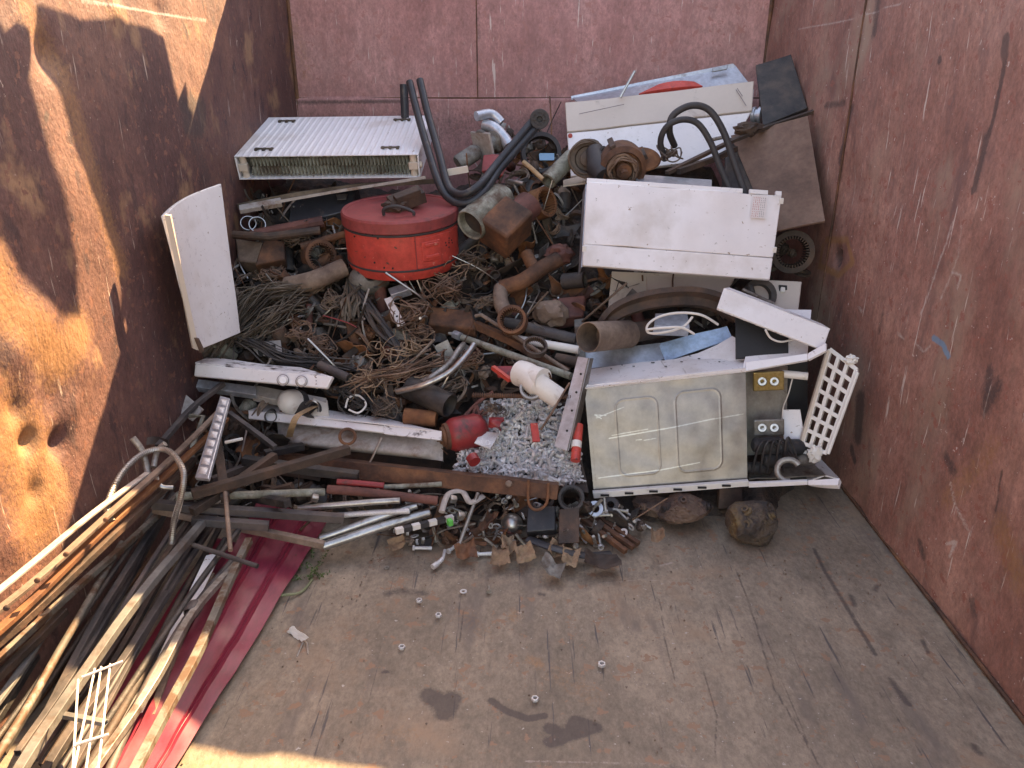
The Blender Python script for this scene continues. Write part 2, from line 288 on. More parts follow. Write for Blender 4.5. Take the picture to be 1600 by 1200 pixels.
def thing(name, label, cat, M=None, group=None):
    o = bpy.data.objects.new(name, None); scn.collection.objects.link(o); o.empty_display_size = 0.05
    if M is not None:
        if isinstance(M, Vector): M = Matrix.Translation(M)
        o.matrix_world = M; l, q, sc_ = M.decompose(); o.location = l; o.rotation_mode = 'QUATERNION'; o.rotation_quaternion = q
    MW[o.name] = M.copy() if M is not None else Matrix()
    return tag(o, label, cat, group)
def copy_tree(o, parent=None):
    c = o.copy(); scn.collection.objects.link(c); c.parent = parent
    for ch in [x for x in bpy.data.objects if x.parent == o]: copy_tree(ch, c)
    return c
def frame(O, U, V):                                   # orthonormal frame: x to U, y towards V
    O, U, V = Vector(O), Vector(U), Vector(V); x = (U - O).normalized(); y = (V - O); y = (y - x * y.dot(x)).normalized(); z = x.cross(y)
    M = Matrix((x, y, z)).transposed().to_4x4(); M.translation = O; return M
def axis(a, b):                                       # matrix with z from a to b
    d = (Vector(b) - Vector(a)); M = d.to_track_quat('Z', 'Y').to_matrix().to_4x4(); M.translation = Vector(a); return M
def bil(c, u, v): return c[0] * (1 - u) * (1 - v) + c[1] * u * (1 - v) + c[2] * u * v + c[3] * (1 - u) * v
def plate(name, mat, cs, th=0.004, dent=0.004, n=(14, 10), parent=None, lift=0.0, warp=None, bevel=0, seed=0, fr=5, label=None):
    """cs: bottom-left, bottom-right, top-right, top-left as seen; front faces the viewer"""
    c = [pt(q, lift) for q in cs]; nn = (c[1] - c[0]).cross(c[3] - c[0]).normalized()
    def fn(u, v):
        q = bil(c, u, v); q = q + nn * (noise.noise(q * fr + Vector((seed, 0, 0))) * dent)
        if warp: q = q + nn * warp(u, v)
        return q
    return MB().sheet(n[0], n[1], fn, th).build(name, mat, parent, world=True, bevel=bevel, label=label)
def tubething(name, mat, pts, r, label, cat, seg=10, lift=0.0, n=8, group=None, parent=None, square=False, hollow=0.0, sm=True, flat=1.0):
    p = [pt(q, lift) for q in pts]
    if sm: p = smooth_path(p, n)
    o = MB().tube(p, r, seg, square=square, hollow=hollow, flat=flat).build(name, mat, parent, world=True)
    return tag(o, label, cat, group) if parent is None else o
# ============================================================ SETTING
WX, WT, WB, WN = 1.15, 2.25, 4.05, -1.3
g = MB(); g.add([(-400, -400, -0.42), (400, -400, -0.42), (400, 400, -0.42), (-400, 400, -0.42)], [(0, 1, 2, 3)])
tag(g.build('ground', 'dirt_ground', smooth=False), None, None, kind='structure')
MW['cont'] = Matrix()
cont = thing('scrap_container', 'open steel scrap container with worn red-brown rusty walls and grey-brown floor', 'container', Matrix())
def gridpts(na, nb, fn): 
    A, B = np.meshgrid(np.linspace(0, 1, na + 1), np.linspace(0, 1, nb + 1)); return A.ravel(), B.ravel()
def surf(name, mat, na, nb, a0, a1, b0, b1, plane, val, dispfn, marks, flip, th=0.03, label=None):
    """plane 'x': (a,b) = (Y,z); 'y': (x,z); 'z': (x,Y)"""
    A, B = gridpts(na, nb, None); a = a0 + A * (a1 - a0); b = b0 + B * (b1 - b0)
    d = np.array([dispfn(x, y) for x, y in zip(a, b)])
    if plane == 'x': V = np.stack([val + d, a, b], 1)
    elif plane == 'y': V = np.stack([a, val + d, b], 1)
    else: V = np.stack([a, b, val + d], 1)
    att = {k: np.zeros(len(a)) for k in ('rust', 'dark', 'pale', 'blue')}
    for (k, pts, wd, st) in marks:
        q = []
        for (px, py) in pts:
            p = PX(px, py, val) if plane == 'x' else PY(px, py, val) if plane == 'y' else PZ(px, py, val)
            q.append((p.y, p.z) if plane == 'x' else (p.x, p.z) if plane == 'y' else (p.x, p.y))
        if len(q) == 1: q = q * 2
        D = np.full(len(a), 1e9)
        for (p0, p1) in zip(q[:-1], q[1:]):
            vx, vy = p1[0] - p0[0], p1[1] - p0[1]; L2 = vx * vx + vy * vy + 1e-12
            t = np.clip(((a - p0[0]) * vx + (b - p0[1]) * vy) / L2, 0, 1)
            D = np.minimum(D, np.hypot(a - p0[0] - t * vx, b - p0[1] - t * vy))
        att[k] = np.maximum(att[k], np.clip(1.25 - D / wd, 0, 1) * st)
    m = MB(); m.v = [tuple(x) for x in V]; W_ = na + 1; fs = []
    for j in range(nb):
        r0 = j * W_
        for i in range(na):
            f = (r0 + i, r0 + i + 1, r0 + W_ + i + 1, r0 + W_ + i); fs.append(f[::-1] if flip else f)
    m.f = fs; m.attr = att
    return m.build(name, mat, cont, label=label, ang=80)
def dent(a, b, ca, cb, r, d, ra=1.0):
    q = ((a - ca) / (r * ra)) ** 2 + ((b - cb) / r) ** 2
    return d * math.exp(-q) if q < 9 else 0.0
def yz(px, py, x): p = PX(px, py, x); return p.y, p.z
LD = [(yz(75, 85, -WX), .05, -.02), (yz(55, 510, -WX), .09, .015), (yz(45, 690, -WX), .03, -.022), (yz(92, 692, -WX), .035, -.024), (yz(55, 770, -WX), .03, -.013),
      (yz(25, 640, -WX), .03, -.012), (yz(80, 620, -WX), .05, -.010), (yz(15, 560, -WX), .05, .010), (yz(120, 300, -WX), .10, .006), (yz(130, 560, -WX), .08, .010),
      (yz(20, 850, -WX), .05, .008), (yz(110, 640, -WX), .05, .010), (yz(250, 20, -WX), .05, -.012), (yz(180, 10, -WX), .05, .010)]
def dl(y, z):
    d = 0.012 * noise.noise(Vector((y * 1.3, z * 1.5, 1))) + 0.005 * noise.noise(Vector((y * 4, z * 2.2, 5))) + 0.0016 * noise.noise(Vector((y * 14, z * 12, 2)))
    if y < 2.6: d += 0.003 * noise.noise(Vector((y * 9, z * 8, 7))) * min(1, (2.6 - y))
    for (c, r, k) in LD: d += dent(y, z, c[0], c[1], r, k)
    return d
def dr(y, z):
    d = 0.012 * noise.noise(Vector((y * 1.6, z * 1.5, 11))) + 0.009 * noise.noise(Vector((y * 5, z * 3, 15))) + .004 * noise.noise(Vector((y * 10, z * 7, 35))) + 0.0012 * noise.noise(Vector((y * 16, z * 14, 2)))
    d += dent(y, z, *yz(1307, 402, WX), .035, .03) + dent(y, z, *yz(1330, 300, WX), .10, .012)
    return d
def db(x, z): return 0.012 * noise.noise(Vector((x * 1.6, z * 1.5, 21))) + 0.002 * noise.noise(Vector((x * 6, z * 5, 5))) + (0.012 if z < SEAMZ else 0.0) * -1
SEAMZ = PY(600, 153, WB).z
ml = [('dark', [(285, 165), (315, 170), (310, 200), (290, 195)], .05, 1.0), ('dark', [(300, 215), (330, 300), (345, 420)], .07, .55),
      
      ('rust', [(-60, 300), (0, 470), (90, 560), (120, 520)], .10, .8), ('rust', [(-50, 640), (40, 700), (60, 800)], .16, .75), ('rust', [(40, 10), (100, 120), (150, 300), (190, 420)], .07, .6),  # orange follows the sunlit areas: sunlight painted into the wall colour along with rust
      ('dark', [(72, 178), (70, 186)], .012, 1.0), ('dark', [(60, 690), (45, 720)], .02, .6), ('dark', [(20, 640), (40, 655)], .012, .6), ('rust', [(450, 80), (460, 30)], .06, .6),
      ('pale', [(130, 1), (215, 15), (322, 32)], .006, .9), ('dark', [(380, 60), (350, 200)], .05, .4), ('dark', [(150, 20), (160, 34)], .02, .5)]
wl = surf('side_wall', 'wall_left_paint', 640, 290, WN, WB, 0, WT, 'x', -WX, dl, ml, False, label='dark red-brown left wall with dents, rust and sunlit orange put into the colour')
mr = [('dark', [(1577, 60), (1572, 90), (1550, 190), (1530, 260), (1522, 300)], .010, 1.15), ('dark', [(1574, 60), (1571, 85)], .018, 1.2), ('dark', [(1540, 215), (1525, 295)], .017, 1.0),
      ('pale', [(1492, 345), (1482, 380), (1464, 425), (1440, 490)], 0.0068, 0.79), ('pale', [(1506, 350), (1500, 400), (1470, 470)], 0.0068, 0.66), ('pale', [(1490, 425), (1503, 430), (1497, 450)], 0.0068, 0.73),
      ('pale', [(1341, 80), (1337, 150)], 0.0051, 0.66), ('pale', [(1333, 260), (1328, 320)], 0.0076, 0.73), ('dark', [(1330, 170), (1312, 250)], .028, .9), ('dark', [(1290, 165), (1320, 160)], .02, .7),
      ('dark', [(1372, 0), (1365, 50)], .035, .8), ('dark', [(1306, 400), (1308, 406)], .035, 1.2), ('rust', [(1290, 375), (1325, 375), (1335, 410), (1310, 430), (1280, 415), (1285, 385)], .018, 1.0),
      ('dark', [(1345, 625), (1342, 680)], .045, 1.1), ('dark', [(1333, 700), (1338, 720)], .02, 1.0), ('blue', [(1460, 528), (1474, 538), (1483, 556)], .011, 1.3), ('pale', [(1405, 520), (1416, 530)], 0.0076, 0.79),
      ('pale', [(1432, 535), (1445, 550), (1455, 540)], 0.0076, 0.66), ('pale', [(1487, 755), (1492, 790), (1510, 835)], 0.0076, 0.73), ('dark', [(1480, 715), (1490, 735)], .025, .8), ('pale', [(1480, 850), (1492, 846), (1483, 870)], 0.0076, 0.79),
      ('dark', [(1380, 490), (1374, 520)], .02, .6), ('dark', [(1545, 580), (1540, 640), (1560, 600)], .03, .8), ('dark', [(1468, 94)], .016, 1.1), ('pale', [(1250, 45), (1330, 30), (1420, 2)], 0.0051, 0.66),
      ('pale', [(1341, 480), (1346, 488)], 0.0102, 0.66), ('rust', [(1560, 830), (1590, 900)], .08, .6), ('rust', [(1480, 780), (1550, 700)], .06, .5),
      ('dark', [(1550, 800), (1562, 735)], .006, 1.0), ('dark', [(1440, 848), (1445, 870)], .022, .8), ('dark', [(1515, 940), (1520, 960)], .022, .7), ('dark', [(1275, 560), (1250, 700), (1300, 740)], .08, .45)]
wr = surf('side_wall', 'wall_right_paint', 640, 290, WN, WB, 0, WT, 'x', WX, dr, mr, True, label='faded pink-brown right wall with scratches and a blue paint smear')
mbk = [('dark', [(745, 0), (748, 60)], .02, .5), ('dark', [(905, 0), (910, 100)], .012, .4), ('dark', [(450, 160), (640, 158)], .014, .8),
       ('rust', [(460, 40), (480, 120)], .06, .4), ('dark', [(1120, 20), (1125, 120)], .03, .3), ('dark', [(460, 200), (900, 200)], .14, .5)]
wb = surf('end_wall', 'wall_back_paint', 300, 290, -WX, WX, 0, WT, 'y', WB, db, mbk, False, label='pink back wall with a horizontal seam, its colour paled for haze')
fm = [('dark', [(672, 1085), (690, 1098), (705, 1090), (695, 1112)], 0.0300, 1.35), ('dark', [(768, 1092), (790, 1108), (825, 1122), (850, 1118)], 0.0120, 1.35), ('dark', [(860, 1138), (885, 1150), (900, 1125), (930, 1136), (860, 1160)], 0.0200, 1.35),
      ('dark', [(605, 928), (625, 922), (665, 925)], 0.0220, 0.68), ('dark', [(598, 1051), (606, 1050)], 0.0090, 0.96), ('dark', [(842, 928), (850, 930)], 0.0090, 0.96), ('dark', [(857, 1048)], 0.0060, 0.96),
      ('dark', [(1272, 858), (1290, 895), (1312, 930), (1340, 975), (1368, 1020)], 0.0090, 0.96), ('dark', [(1330, 930), (1335, 945)], 0.0120, 0.80), ('dark', [(1392, 1060), (1412, 1090), (1420, 1100)], 0.0120, 0.88), ('dark', [(1370, 915), (1368, 922)], 0.0130, 0.80),
      ('dark', [(1442, 1000), (1450, 1018)], 0.0090, 0.88), ('dark', [(1520, 1165), (1530, 1178)], 0.0120, 0.88), ('dark', [(1150, 890), (1180, 970), (1210, 1075), (1260, 1160), (1300, 1230)], 0.0040, 0.88), ('dark', [(1180, 950), (1230, 1080), (1270, 1180)], 0.0030, 0.72),
      ('dark', [(1290, 1015), (1320, 1080)], 0.0030, 0.80), ('dark', [(1030, 930), (1040, 1000), (1055, 1060)], 0.0030, 0.80), ('dark', [(1100, 1050), (1120, 1120), (1117, 1180)], 0.0030, 0.80), ('dark', [(1375, 1080), (1440, 1180)], 0.0030, 0.72),
      ('dark', [(595, 1010), (560, 1180)], 0.0040, 0.48), ('dark', [(725, 950), (718, 1000)], 0.0030, 0.80), ('dark', [(765, 1030), (760, 1190)], 0.0030, 0.48), ('rust', [(830, 1030), (842, 1036)], 0.0300, 0.57), ('rust', [(800, 955), (803, 965)], 0.0300, 0.50), ('rust', [(730, 960), (760, 990)], 0.0600, 0.35),
      ('rust', [(870, 1050), (920, 1085)], 0.0750, 0.38), ('rust', [(600, 1155), (640, 1150)], 0.0600, 0.35), ('rust', [(380, 1120), (420, 1080)], 0.0750, 0.30), ('pale', [(935, 912), (1000, 905), (1060, 910)], 0.0048, 0.54), ('pale', [(820, 1190), (1080, 1196)], 0.0056, 0.51),
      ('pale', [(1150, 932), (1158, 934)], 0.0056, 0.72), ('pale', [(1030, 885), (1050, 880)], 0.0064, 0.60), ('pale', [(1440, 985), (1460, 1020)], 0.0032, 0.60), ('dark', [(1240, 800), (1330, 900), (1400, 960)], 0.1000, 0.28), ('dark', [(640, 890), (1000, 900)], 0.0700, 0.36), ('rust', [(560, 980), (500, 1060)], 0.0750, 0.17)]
fl = surf('floor_plate', 'floor_steel', 420, 800, -WX, WX, WN, WB, 'z', 0.0, lambda x, y: 0.009 * noise.noise(Vector((x * 2.2, y * 1.6, 31))) + 0.0035 * noise.noise(Vector((x * 5, y * 0.9, 3))), fm, False)
b = MB()                                                # outer shell, ribs, rails: what one sees from a step aside
for sx in (-1, 1):
    b.box((sx * (WX + .05), (WN + WB) / 2, WT / 2), (.02, WB - WN, WT)); b.box((sx * (WX + .035), (WN + WB) / 2, WT + .045), (.12, WB - WN + .1, .08))
    for k in range(9): b.box((sx * (WX + .10), WN + .1 + k * .64, WT / 2), (.08, .08, WT - .1))
b.box((0, WB + .04, WT / 2), (2 * WX + .1, .02, WT)); b.box((0, WB + .045, WT + .045), (2 * WX - .05, .10, .08)); b.box((0, (WN + WB) / 2, -.12), (2 * WX + .2, WB - WN, .16))
b.build('outer_frame', 'rust_red', cont, bevel=.004)
b = MB(); zz = SEAMZ
b.tube([(-WX, WB - .002, zz), (WX, WB - .004, zz)], .004, 6)
for sx in (-1, 1): b.tube([(sx * (WX - .004), WN, .008), (sx * (WX - .004), WB - .02, .008)], .006, 6); b.tube([(sx * (WX - .006), WB - .006, 0), (sx * (WX - .006), WB - .006, WT)], .010, 6)
for px in (745, 912): x = PY(px, 60, WB).x; b.tube([(x, WB + .004, zz), (x, WB + .004, WT)], .003, 6)
xr = PX(1345, 60, WX); b.tube([(WX - .001, xr.y, 0.5), (WX - .001, xr.y, WT)], .004, 6)
b.build('weld_seam', 'rust', cont)
# added unseen sheets above the bin, cut to throw shadow shapes on the left wall
def wall_to_top(px, py, z=2.42):
    p = PX(px, py, -WX); return p + SUNV * ((z - p.z) / SUNV.z)
def flap(name, poly, label, cat):
    pts = [wall_to_top(*q) for q in poly]
    cx = sum((p for p in pts), Vector()) / len(pts)
    m = MB(); n = len(pts); vs = pts + [p - Vector((0, 0, .004)) for p in pts]
    m.add(vs, [tuple(range(n)), tuple(range(n, 2 * n))[::-1]] + [(i, (i + 1) % n, (i + 1) % n + n, i + n)[::-1] for i in range(n)])
    return tag(m.build(name, 'shade_sheet_grey', world=True, smooth=False), label, cat)
flap('shade_sheet', [(56, 6), (62, 60), (75, 90), (92, 140), (104, 190), (114, 245), (134, 300), (156, 350), (184, 410), (192, 440), (191, 480), (186, 512), (215, 470), (300, 180), (292, 168), (288, 130), (276, 160), (268, 135), (262, 90), (256, 55), (228, 38), (190, 28), (130, 26), (110, 16)],
     'grey unseen sheet above the far end, added to shade the left wall', 'shade_sheet')
flap('shade_sheet', [(-200, 320), (0, 378), (28, 434), (51, 480), (89, 500), (126, 494), (116, 410), (97, 330), (72, 235), (54, 165), (42, 120), (50, 70), (46, 45), (25, 35), (8, 50), (0, 30), (-120, -60), (-200, -100)],
     'grey unseen sheet above the near left side, added to shade the left wall', 'shade_sheet')
# unseen wavy sheet on the end wall, added for the uneven floor shadow edge
m = MB(); m.sheet(60, 2, lambda u, v: Vector((-WX + .02 + u * 2.27, WB - .03 + v * .14 - (.035 * noise.noise(Vector((u * 7, 0, 3))) - .015 * noise.noise(Vector((u * 20, 0, 3))) - .03 + .10 * max(0, (u - .82) / .18)) * (1 - v), WT + .09 + .01 * noise.noise(Vector((u * 9, v, 1))))), .006)
tag(m.build('shade_sheet', 'shade_sheet_grey', world=True), 'grey unseen sheet along the back wall top, added to shape the floor shadow', 'shade_sheet')
# ============================================================ SCRAP MOUND (uncountable fines under everything)
def mz(x, y): 
    z = SK * (y - SY0) - 0.11
    z = min(z, 0.93 + 0.10 * math.sin(x * 3)) 
    if x > .80: z -= (x - .80) * 1.2
    if x < -.5 and y < 2.75: z = min(z, .04 + (y - 2.1) * .25 + max(0, (-x - .5)) * .1)
    z += 0.05 * noise.noise(Vector((x * 5, y * 5, 1))) + 0.025 * noise.noise(Vector((x * 14, y * 14, 2))) + .012 * noise.noise(Vector((x * 34, y * 34, 2)))
    return z
m = MB(); nx, ny = 190, 180; vs = []; fs = []
for j in range(ny + 1):
    for i in range(nx + 1):
        x = -1.12 + 2.24 * i / nx; y = 2.0 + 2.03 * j / ny; vs.append((x, y, mz(x, y)))
for j in range(ny):
    for i in range(nx):
        q = (j * (nx + 1) + i, j * (nx + 1) + i + 1, (j + 1) * (nx + 1) + i + 1, (j + 1) * (nx + 1) + i)
        if max(vs[k][2] for k in q) > -0.004: fs.append(q)
m.add(vs, fs); tag(m.build('scrap_fines', 'fines', ang=80), 'dark mass of rusty shavings and small scrap filling the heap', 'scrap metal', kind='stuff')

random.seed(9); m = MB()
for k in range(420):
    x = random.uniform(-.95, 1.1); y = random.uniform(.9, 2.3) if random.random() < .5 else random.gauss(1.95, .12); r = random.uniform(.0008, .0028); e = Euler((random.uniform(0, 6), random.uniform(0, 6), 0)).to_matrix().to_4x4(); e.translation = (x, y, r * .6 + .004)
    m.add([(-r, -r, -r), (r * 1.5, -r, -r), (0, r * 1.4, -r), (0, 0, r)], [(0, 2, 1), (0, 1, 3), (1, 2, 3), (2, 0, 3)], e)
tag(m.build('floor_crumbs', 'rust_pale', smooth=False), 'tiny flakes of rust and grit scattered over the container floor', 'grit', kind='stuff')
# ============================================================ NAMED THINGS
# ---------------- white panel radiator, top left
O = PY(374, 281, 3.13); U = PY(657, 278, 3.13); Vv = PY(467, 218, 3.60); M = frame(O, U, Vv); Wd = (U - O).length; De = 0.50; H = 0.095
t = thing('panel_radiator', 'white ribbed panel radiator lying flat on top of the heap at the back left', 'radiator', M)
def rib(x): return 0.004 * max(0, math.sin(2 * math.pi * x / Wd * 27)) ** .6
for nm, z0 in (('front_panel', H), ('rear_panel', 0.004)):
    mb = MB(); mb.sheet(270, 12, lambda u, v: Vector((u * Wd, v * De, z0 + (rib(u * Wd) if .03 < v < .97 and .02 < u < .98 else 0))), .003); mb.build(nm, 'radiator_white', t)
mb = MB(); mb.box((.003, De / 2, H / 2), (.006, De, H - .010)); mb.box((Wd - .003, De / 2, H / 2), (.006, De, H - .010)); mb.box((Wd / 2, De - .004, H / 2), (Wd - .02, .006, H - .012)); mb.build('side_cover', 'radiator_white', t, bevel=.0015)
for zr, nm in ((H * .70, 'convector_fins'), (H * .33, 'convector_fins')):
    mb = MB(); path = []; k = 44
    for i in range(k * 2 + 1):
        x = .05 + (Wd - .1) * i / (k * 2); path += [(x, zr + (.016 if i % 2 else -.016)), (x + (Wd - .1) / (k * 2) * .55, zr + (.016 if i % 2 else -.016))]
    vs = [(x, y, z) for y in (.012, De - .03) for (x, z) in path]; n = len(path); mb.add(vs, [(i, i + 1, i + 1 + n, i + n) for i in range(n - 1)])
    o = mb.build(nm, 'olive_metal', t); o.modifiers.new('solid', 'SOLIDIFY').thickness = .0012
mb = MB(); mb.box((Wd / 2, .10, H * .53), (Wd - .06, .003, H * .9)); mb.build('baffle', 'grease', t)
for x in (.025, Wd - .025):
    mb = MB(); mb.tube([(x, .022, .004), (x, .022, H - .004)], .014, 14); mb.box((x, .012, H * .5), (.035, .022, .028)); mb.tube([(x, .02, H * .5), (x + (-.034 if x < .1 else .034), .02, H * .5)], .012, 12, hollow=.6)
    mb.build('pipe_connector', 'cream_paint', t, bevel=.001)
for x, y in ((.10, .07), (.10, .43), (Wd - .12, .07), (Wd - .12, .43)):
    mb = MB(); mb.box((x, y, H + .006), (.075, .012, .004))
    for dx in (-.03, 0, .03): mb.box((x + dx, y, H + .004), (.012, .026, .006))
    mb.build('mounting_lug', 'strip_metal', t, bevel=.001)
# ---------------- white curved door panel on the left
t = plate('appliance_door', 'enamel', [(311, 547, 2.33), (376, 520, 2.60), (346, 287, 2.68), (258, 337, 2.28)], th=.012, dent=.003, n=(24, 24), warp=lambda u, v: -.035 * math.sin(math.pi * u) * v, bevel=.002)
tag(t, 'tall white curved appliance door leaning against the left wall', 'door panel')
plate('edge_trim', 'cream_paint', [(303, 545, 2.30), (312, 548, 2.315), (266, 337, 2.262), (257, 336, 2.26)], th=.012, dent=0, n=(2, 20), parent=t)
mb = MB(); c = [PY(x, y, 2.30) for x, y in ((303, 528), (309, 530), (318, 549), (312, 551))]; n_ = Vector((0, .01, 0)); mb.add(c + [q + n_ for q in c], [(0, 1, 2, 3), (7, 6, 5, 4), (0, 4, 5, 1), (1, 5, 6, 2), (2, 6, 7, 3), (3, 7, 4, 0)]); mb.build('hinge_tab', 'rust_dark', t, world=True)
# ---------------- red sterilising drum with lid
C = PY(632, 412, 2.96); Rr = .214; ax = Vector((-.015, -.10, 1)).normalized()
M = axis(C, C + ax); t = thing('red_drum', 'round bright red metal drum with a darker lid and a dirty iron lump on top', 'drum', M); Hh = .172
mb = MB(); mb.lathe([(0, 0), (Rr * .94, 0), (Rr * .985, .02), (Rr, .03), (Rr, Hh)], 72); mb.build('body', 'red_paint', t)
mb = MB(); mb.lathe([(Rr + .001, .035), (Rr + .004, .037), (Rr + .004, .041), (Rr + .001, .043)], 72); mb.lathe([(Rr + .001, Hh - .006), (Rr + .005, Hh - .003), (Rr + .005, Hh + .002), (Rr + .001, Hh + .004)], 72); mb.build('rubber_band', 'black_rubber', t)
mb = MB(); mb.lathe([(Rr + .003, Hh + .004), (Rr + .007, Hh + .008), (Rr + .007, Hh + .045), (Rr + .002, Hh + .052), (Rr * .93, Hh + .052), (Rr * .92, Hh + .049), (0, Hh + .051)], 72); lid = mb.build('lid', 'red_lid', t)
inv = M.to_3x3().inverted()
def loc_ang(px, py):                                   # angle on the drum seen at a pixel
    d = ray(px, py); l = inv @ d; o_ = M.inverted() @ CAM; a_ = l.x ** 2 + l.y ** 2; b_ = 2 * (o_.x * l.x + o_.y * l.y); c_ = o_.x ** 2 + o_.y ** 2 - Rr ** 2
    D = b_ * b_ - 4 * a_ * c_; tt = (-b_ - math.sqrt(max(0, D))) / (2 * a_); q = o_ + l * tt; return math.atan2(q.y, q.x), q.z
a0, z0 = loc_ang(650, 390); a1, _ = loc_ang(692, 390); az, _ = loc_ang(712, 390)
def cyl_patch(a_, b_, z_, y_, r, th, nx=16, ny=10, rc=0):
    def fn(u, v):
        an = a_ + (b_ - a_) * u; return Vector((math.cos(an) * r, math.sin(an) * r, z_ + (y_ - z_) * v))
    return MB().sheet(nx, ny, fn, th)
cyl_patch(a0, az + .12, .048, Hh - .014, Rr + .004, .005).build('side_door', 'red_paint', t, bevel=.001)
ah = a0 + (a1 - a0) * .18; ah2 = a0 + (a1 - a0) * .85
m1 = cyl_patch(ah, ah2, .07, Hh - .03, Rr + .008, .005); o = m1.build('handle_recess', 'red_paint', t, bevel=.002)
for zc in (.080, Hh - .048): m2 = cyl_patch(ah + .05, ah2 - .05, zc, zc + .012, Rr + .013, .006, 8, 2); m2.build('raised_bar', 'red_paint', o, bevel=.002)
m3 = cyl_patch(a0 - .012, a0 - .002, .044, Hh - .004, Rr + .006, .008, 2, 6); m3.build('door_seam', 'red_lid', t)
def hole(px, py, r=.0035):
    mb = MB()
    an, z = loc_ang(px, py); A = Matrix.Rotation(an, 4, 'Z') @ Matrix.Translation((Rr + .0045, 0, z)) @ Matrix.Rotation(R(90), 4, 'Y'); mb.lathe([(r, -.002), (r, .0006), (0, .0006)], 8, A); mb.build('vent_hole', 'ink_black', t)
for q in ((700, 372), (700, 379), (700, 386), (695, 379), (705, 379), (696, 383), (704, 375), (557, 361), (555, 369), (573, 365), (583, 367), (591, 372), (596, 363), (606, 365), (586, 410), (601, 418), (614, 419), (553, 362)): hole(*q)
mb = MB(); mb.tube(smooth_path([(-.02, -.13, Hh + .053), (-.015, -.13, Hh + .078), (.03, -.12, Hh + .085), (.085, -.12, Hh + .068), (.09, -.12, Hh + .053)], 6), .006, 10); mb.build('lid_handle', 'black_rubber', t)
q = M @ Vector((.035, -.02, Hh + .055))
mb = MB(); A = Matrix.Translation((0, 0, .03)) @ Euler((.3, -.28, .45)).to_matrix().to_4x4(); mb.box((0, 0, .0), (.13, .07, .045), A); mb.box((.0, -.02, .03), (.10, .035, .02), A); mb.lump(.03, 3, .4, 2, 4, (1.6, 1, .8), Matrix.Translation((-.04, -.03, .01)))
tag(mb.build('iron_block', 'rust_dark', loc=q, bevel=.004), 'dirty brown iron block lying on the lid of the red drum', 'iron block')
# ---------------- black double tube, bent like a hook
t = thing('bent_double_tube', 'black twin tube bent into a big hook hanging over the radiator and red drum', 'tube frame', PY(725, 318, 3.0))
for off, r_ in ((0, .0150), (1, .0150)):
    dx = 16 * off
    tubething('tube', 'black_paint', [(640 + dx, 128 - off * 3, 3.35), (652 + dx, 176, 3.25), (668 + dx, 232, 3.12), (686 + dx * .8, 287, 3.0), (703 + dx * .5, 311 - 10 * off, 2.96), (727, 318 - 15 * off, 2.93), (754 - 4 * off, 302 - 14 * off, 2.95), (783 - 5 * off, 262 - 8 * off, 3.05), (838 - 7 * off, 199 - 9 * off, 3.15)], r_, '', '', 12, parent=t)
tubething('clamp', 'black_rubber', [(753, 281, 3.0), (770, 292, 2.98)], .008, '', '', 8, parent=t, sm=False)
M2 = axis(PY(843, 186, 3.14), CAM); mb = MB(); mb.lathe([(.0, .0), (.010, 0), (.012, .012), (.022, .012), (.024, .014), (.036, .014), (.038, 0), (.038, -.05), (0, -.05)], 24, M2)
for k in range(6):
    A = M2 @ Matrix.Rotation(k * math.pi / 3, 4, 'Z'); mb.box((.022, 0, .012), (.022, .007, .010), A)
mb.build('end_cap', 'black_rubber', t, world=True)
for (x, y1, y2) in ((628, 140, 184), (638, 140, 186)): 
    pass
tubething('black_post', 'black_paint', [(631, 132, 3.58), (633, 186, 3.56)], .018, 'short black post stub standing on the far edge of the radiator', 'post', 12, sm=False, hollow=.8)
# ---------------- panels at the top right
t = thing('boiler_casing', 'large beige and white boiler casing tilted at the back right under the black hoses', 'appliance casing', PY(1030, 250, 3.4))
plate('front_panel', 'enamel', [(892, 276, 3.28), (1136, 246, 3.30), (1173, 176, 3.42), (886, 208, 3.42)], th=.02, dent=.006, parent=t, bevel=.003)
plate('side_panel', 'beige_paint', [(886, 206, 3.42), (1175, 173, 3.42), (1178, 127, 3.52), (883, 160, 3.52)], th=.02, dent=.005, parent=t, bevel=.003)
plate('rear_panel', 'enamel', [(1136, 246, 3.31), (1150, 236, 3.6), (1178, 140, 3.7), (1173, 176, 3.43)], th=.01, dent=.003, parent=t)
M2 = axis(PY(891, 212, 3.405), CAM); MB().lathe([(.0095, -.004), (.0095, .002), (0, .003)], 16, M2).build('red_dot', 'red_paint', t, world=True)
M2 = axis(PY(1176, 180, 3.46), PY(1190, 180, 3.44)); mb = MB(); mb.lathe([(0, 0), (.034, 0), (.034, .012), (.026, .014), (.026, .024), (.034, .026), (.034, .038), (.02, .04), (0, .04)], 24, M2); mb.build('flue_spigot', 'galv_blue', t, world=True)
for (a_, b_) in (((905, 178, 3.46), (975, 163, 3.47)), ((1150, 140, 3.478), (1166, 165, 3.42)), ((1152, 138, 3.478), (1160, 150, 3.45))): MB().tube([pt(a_), pt(b_)], .0014, 5).build('scratch', 'ink_dark', t, world=True)
t = plate('metal_tray', 'galv_blue', [(905, 160, 3.62), (1178, 140, 3.62), (1148, 101, 3.75), (893, 152, 3.75)], th=.006, dent=.004, bevel=.001)
tag(t, 'grey metal tray with punched corners behind the beige casing', 'tray')
plate('rim', 'galv_blue', [(893, 156, 3.735), (1150, 107, 3.735), (1146, 99, 3.74), (892, 150, 3.74)], th=.012, dent=.002, parent=t, bevel=.001)
plate('corner_bracket', 'steel', [(1113, 112, 3.70), (1136, 108, 3.70), (1138, 101, 3.71), (1113, 106, 3.71)], th=.008, dent=0, parent=t, bevel=.002)
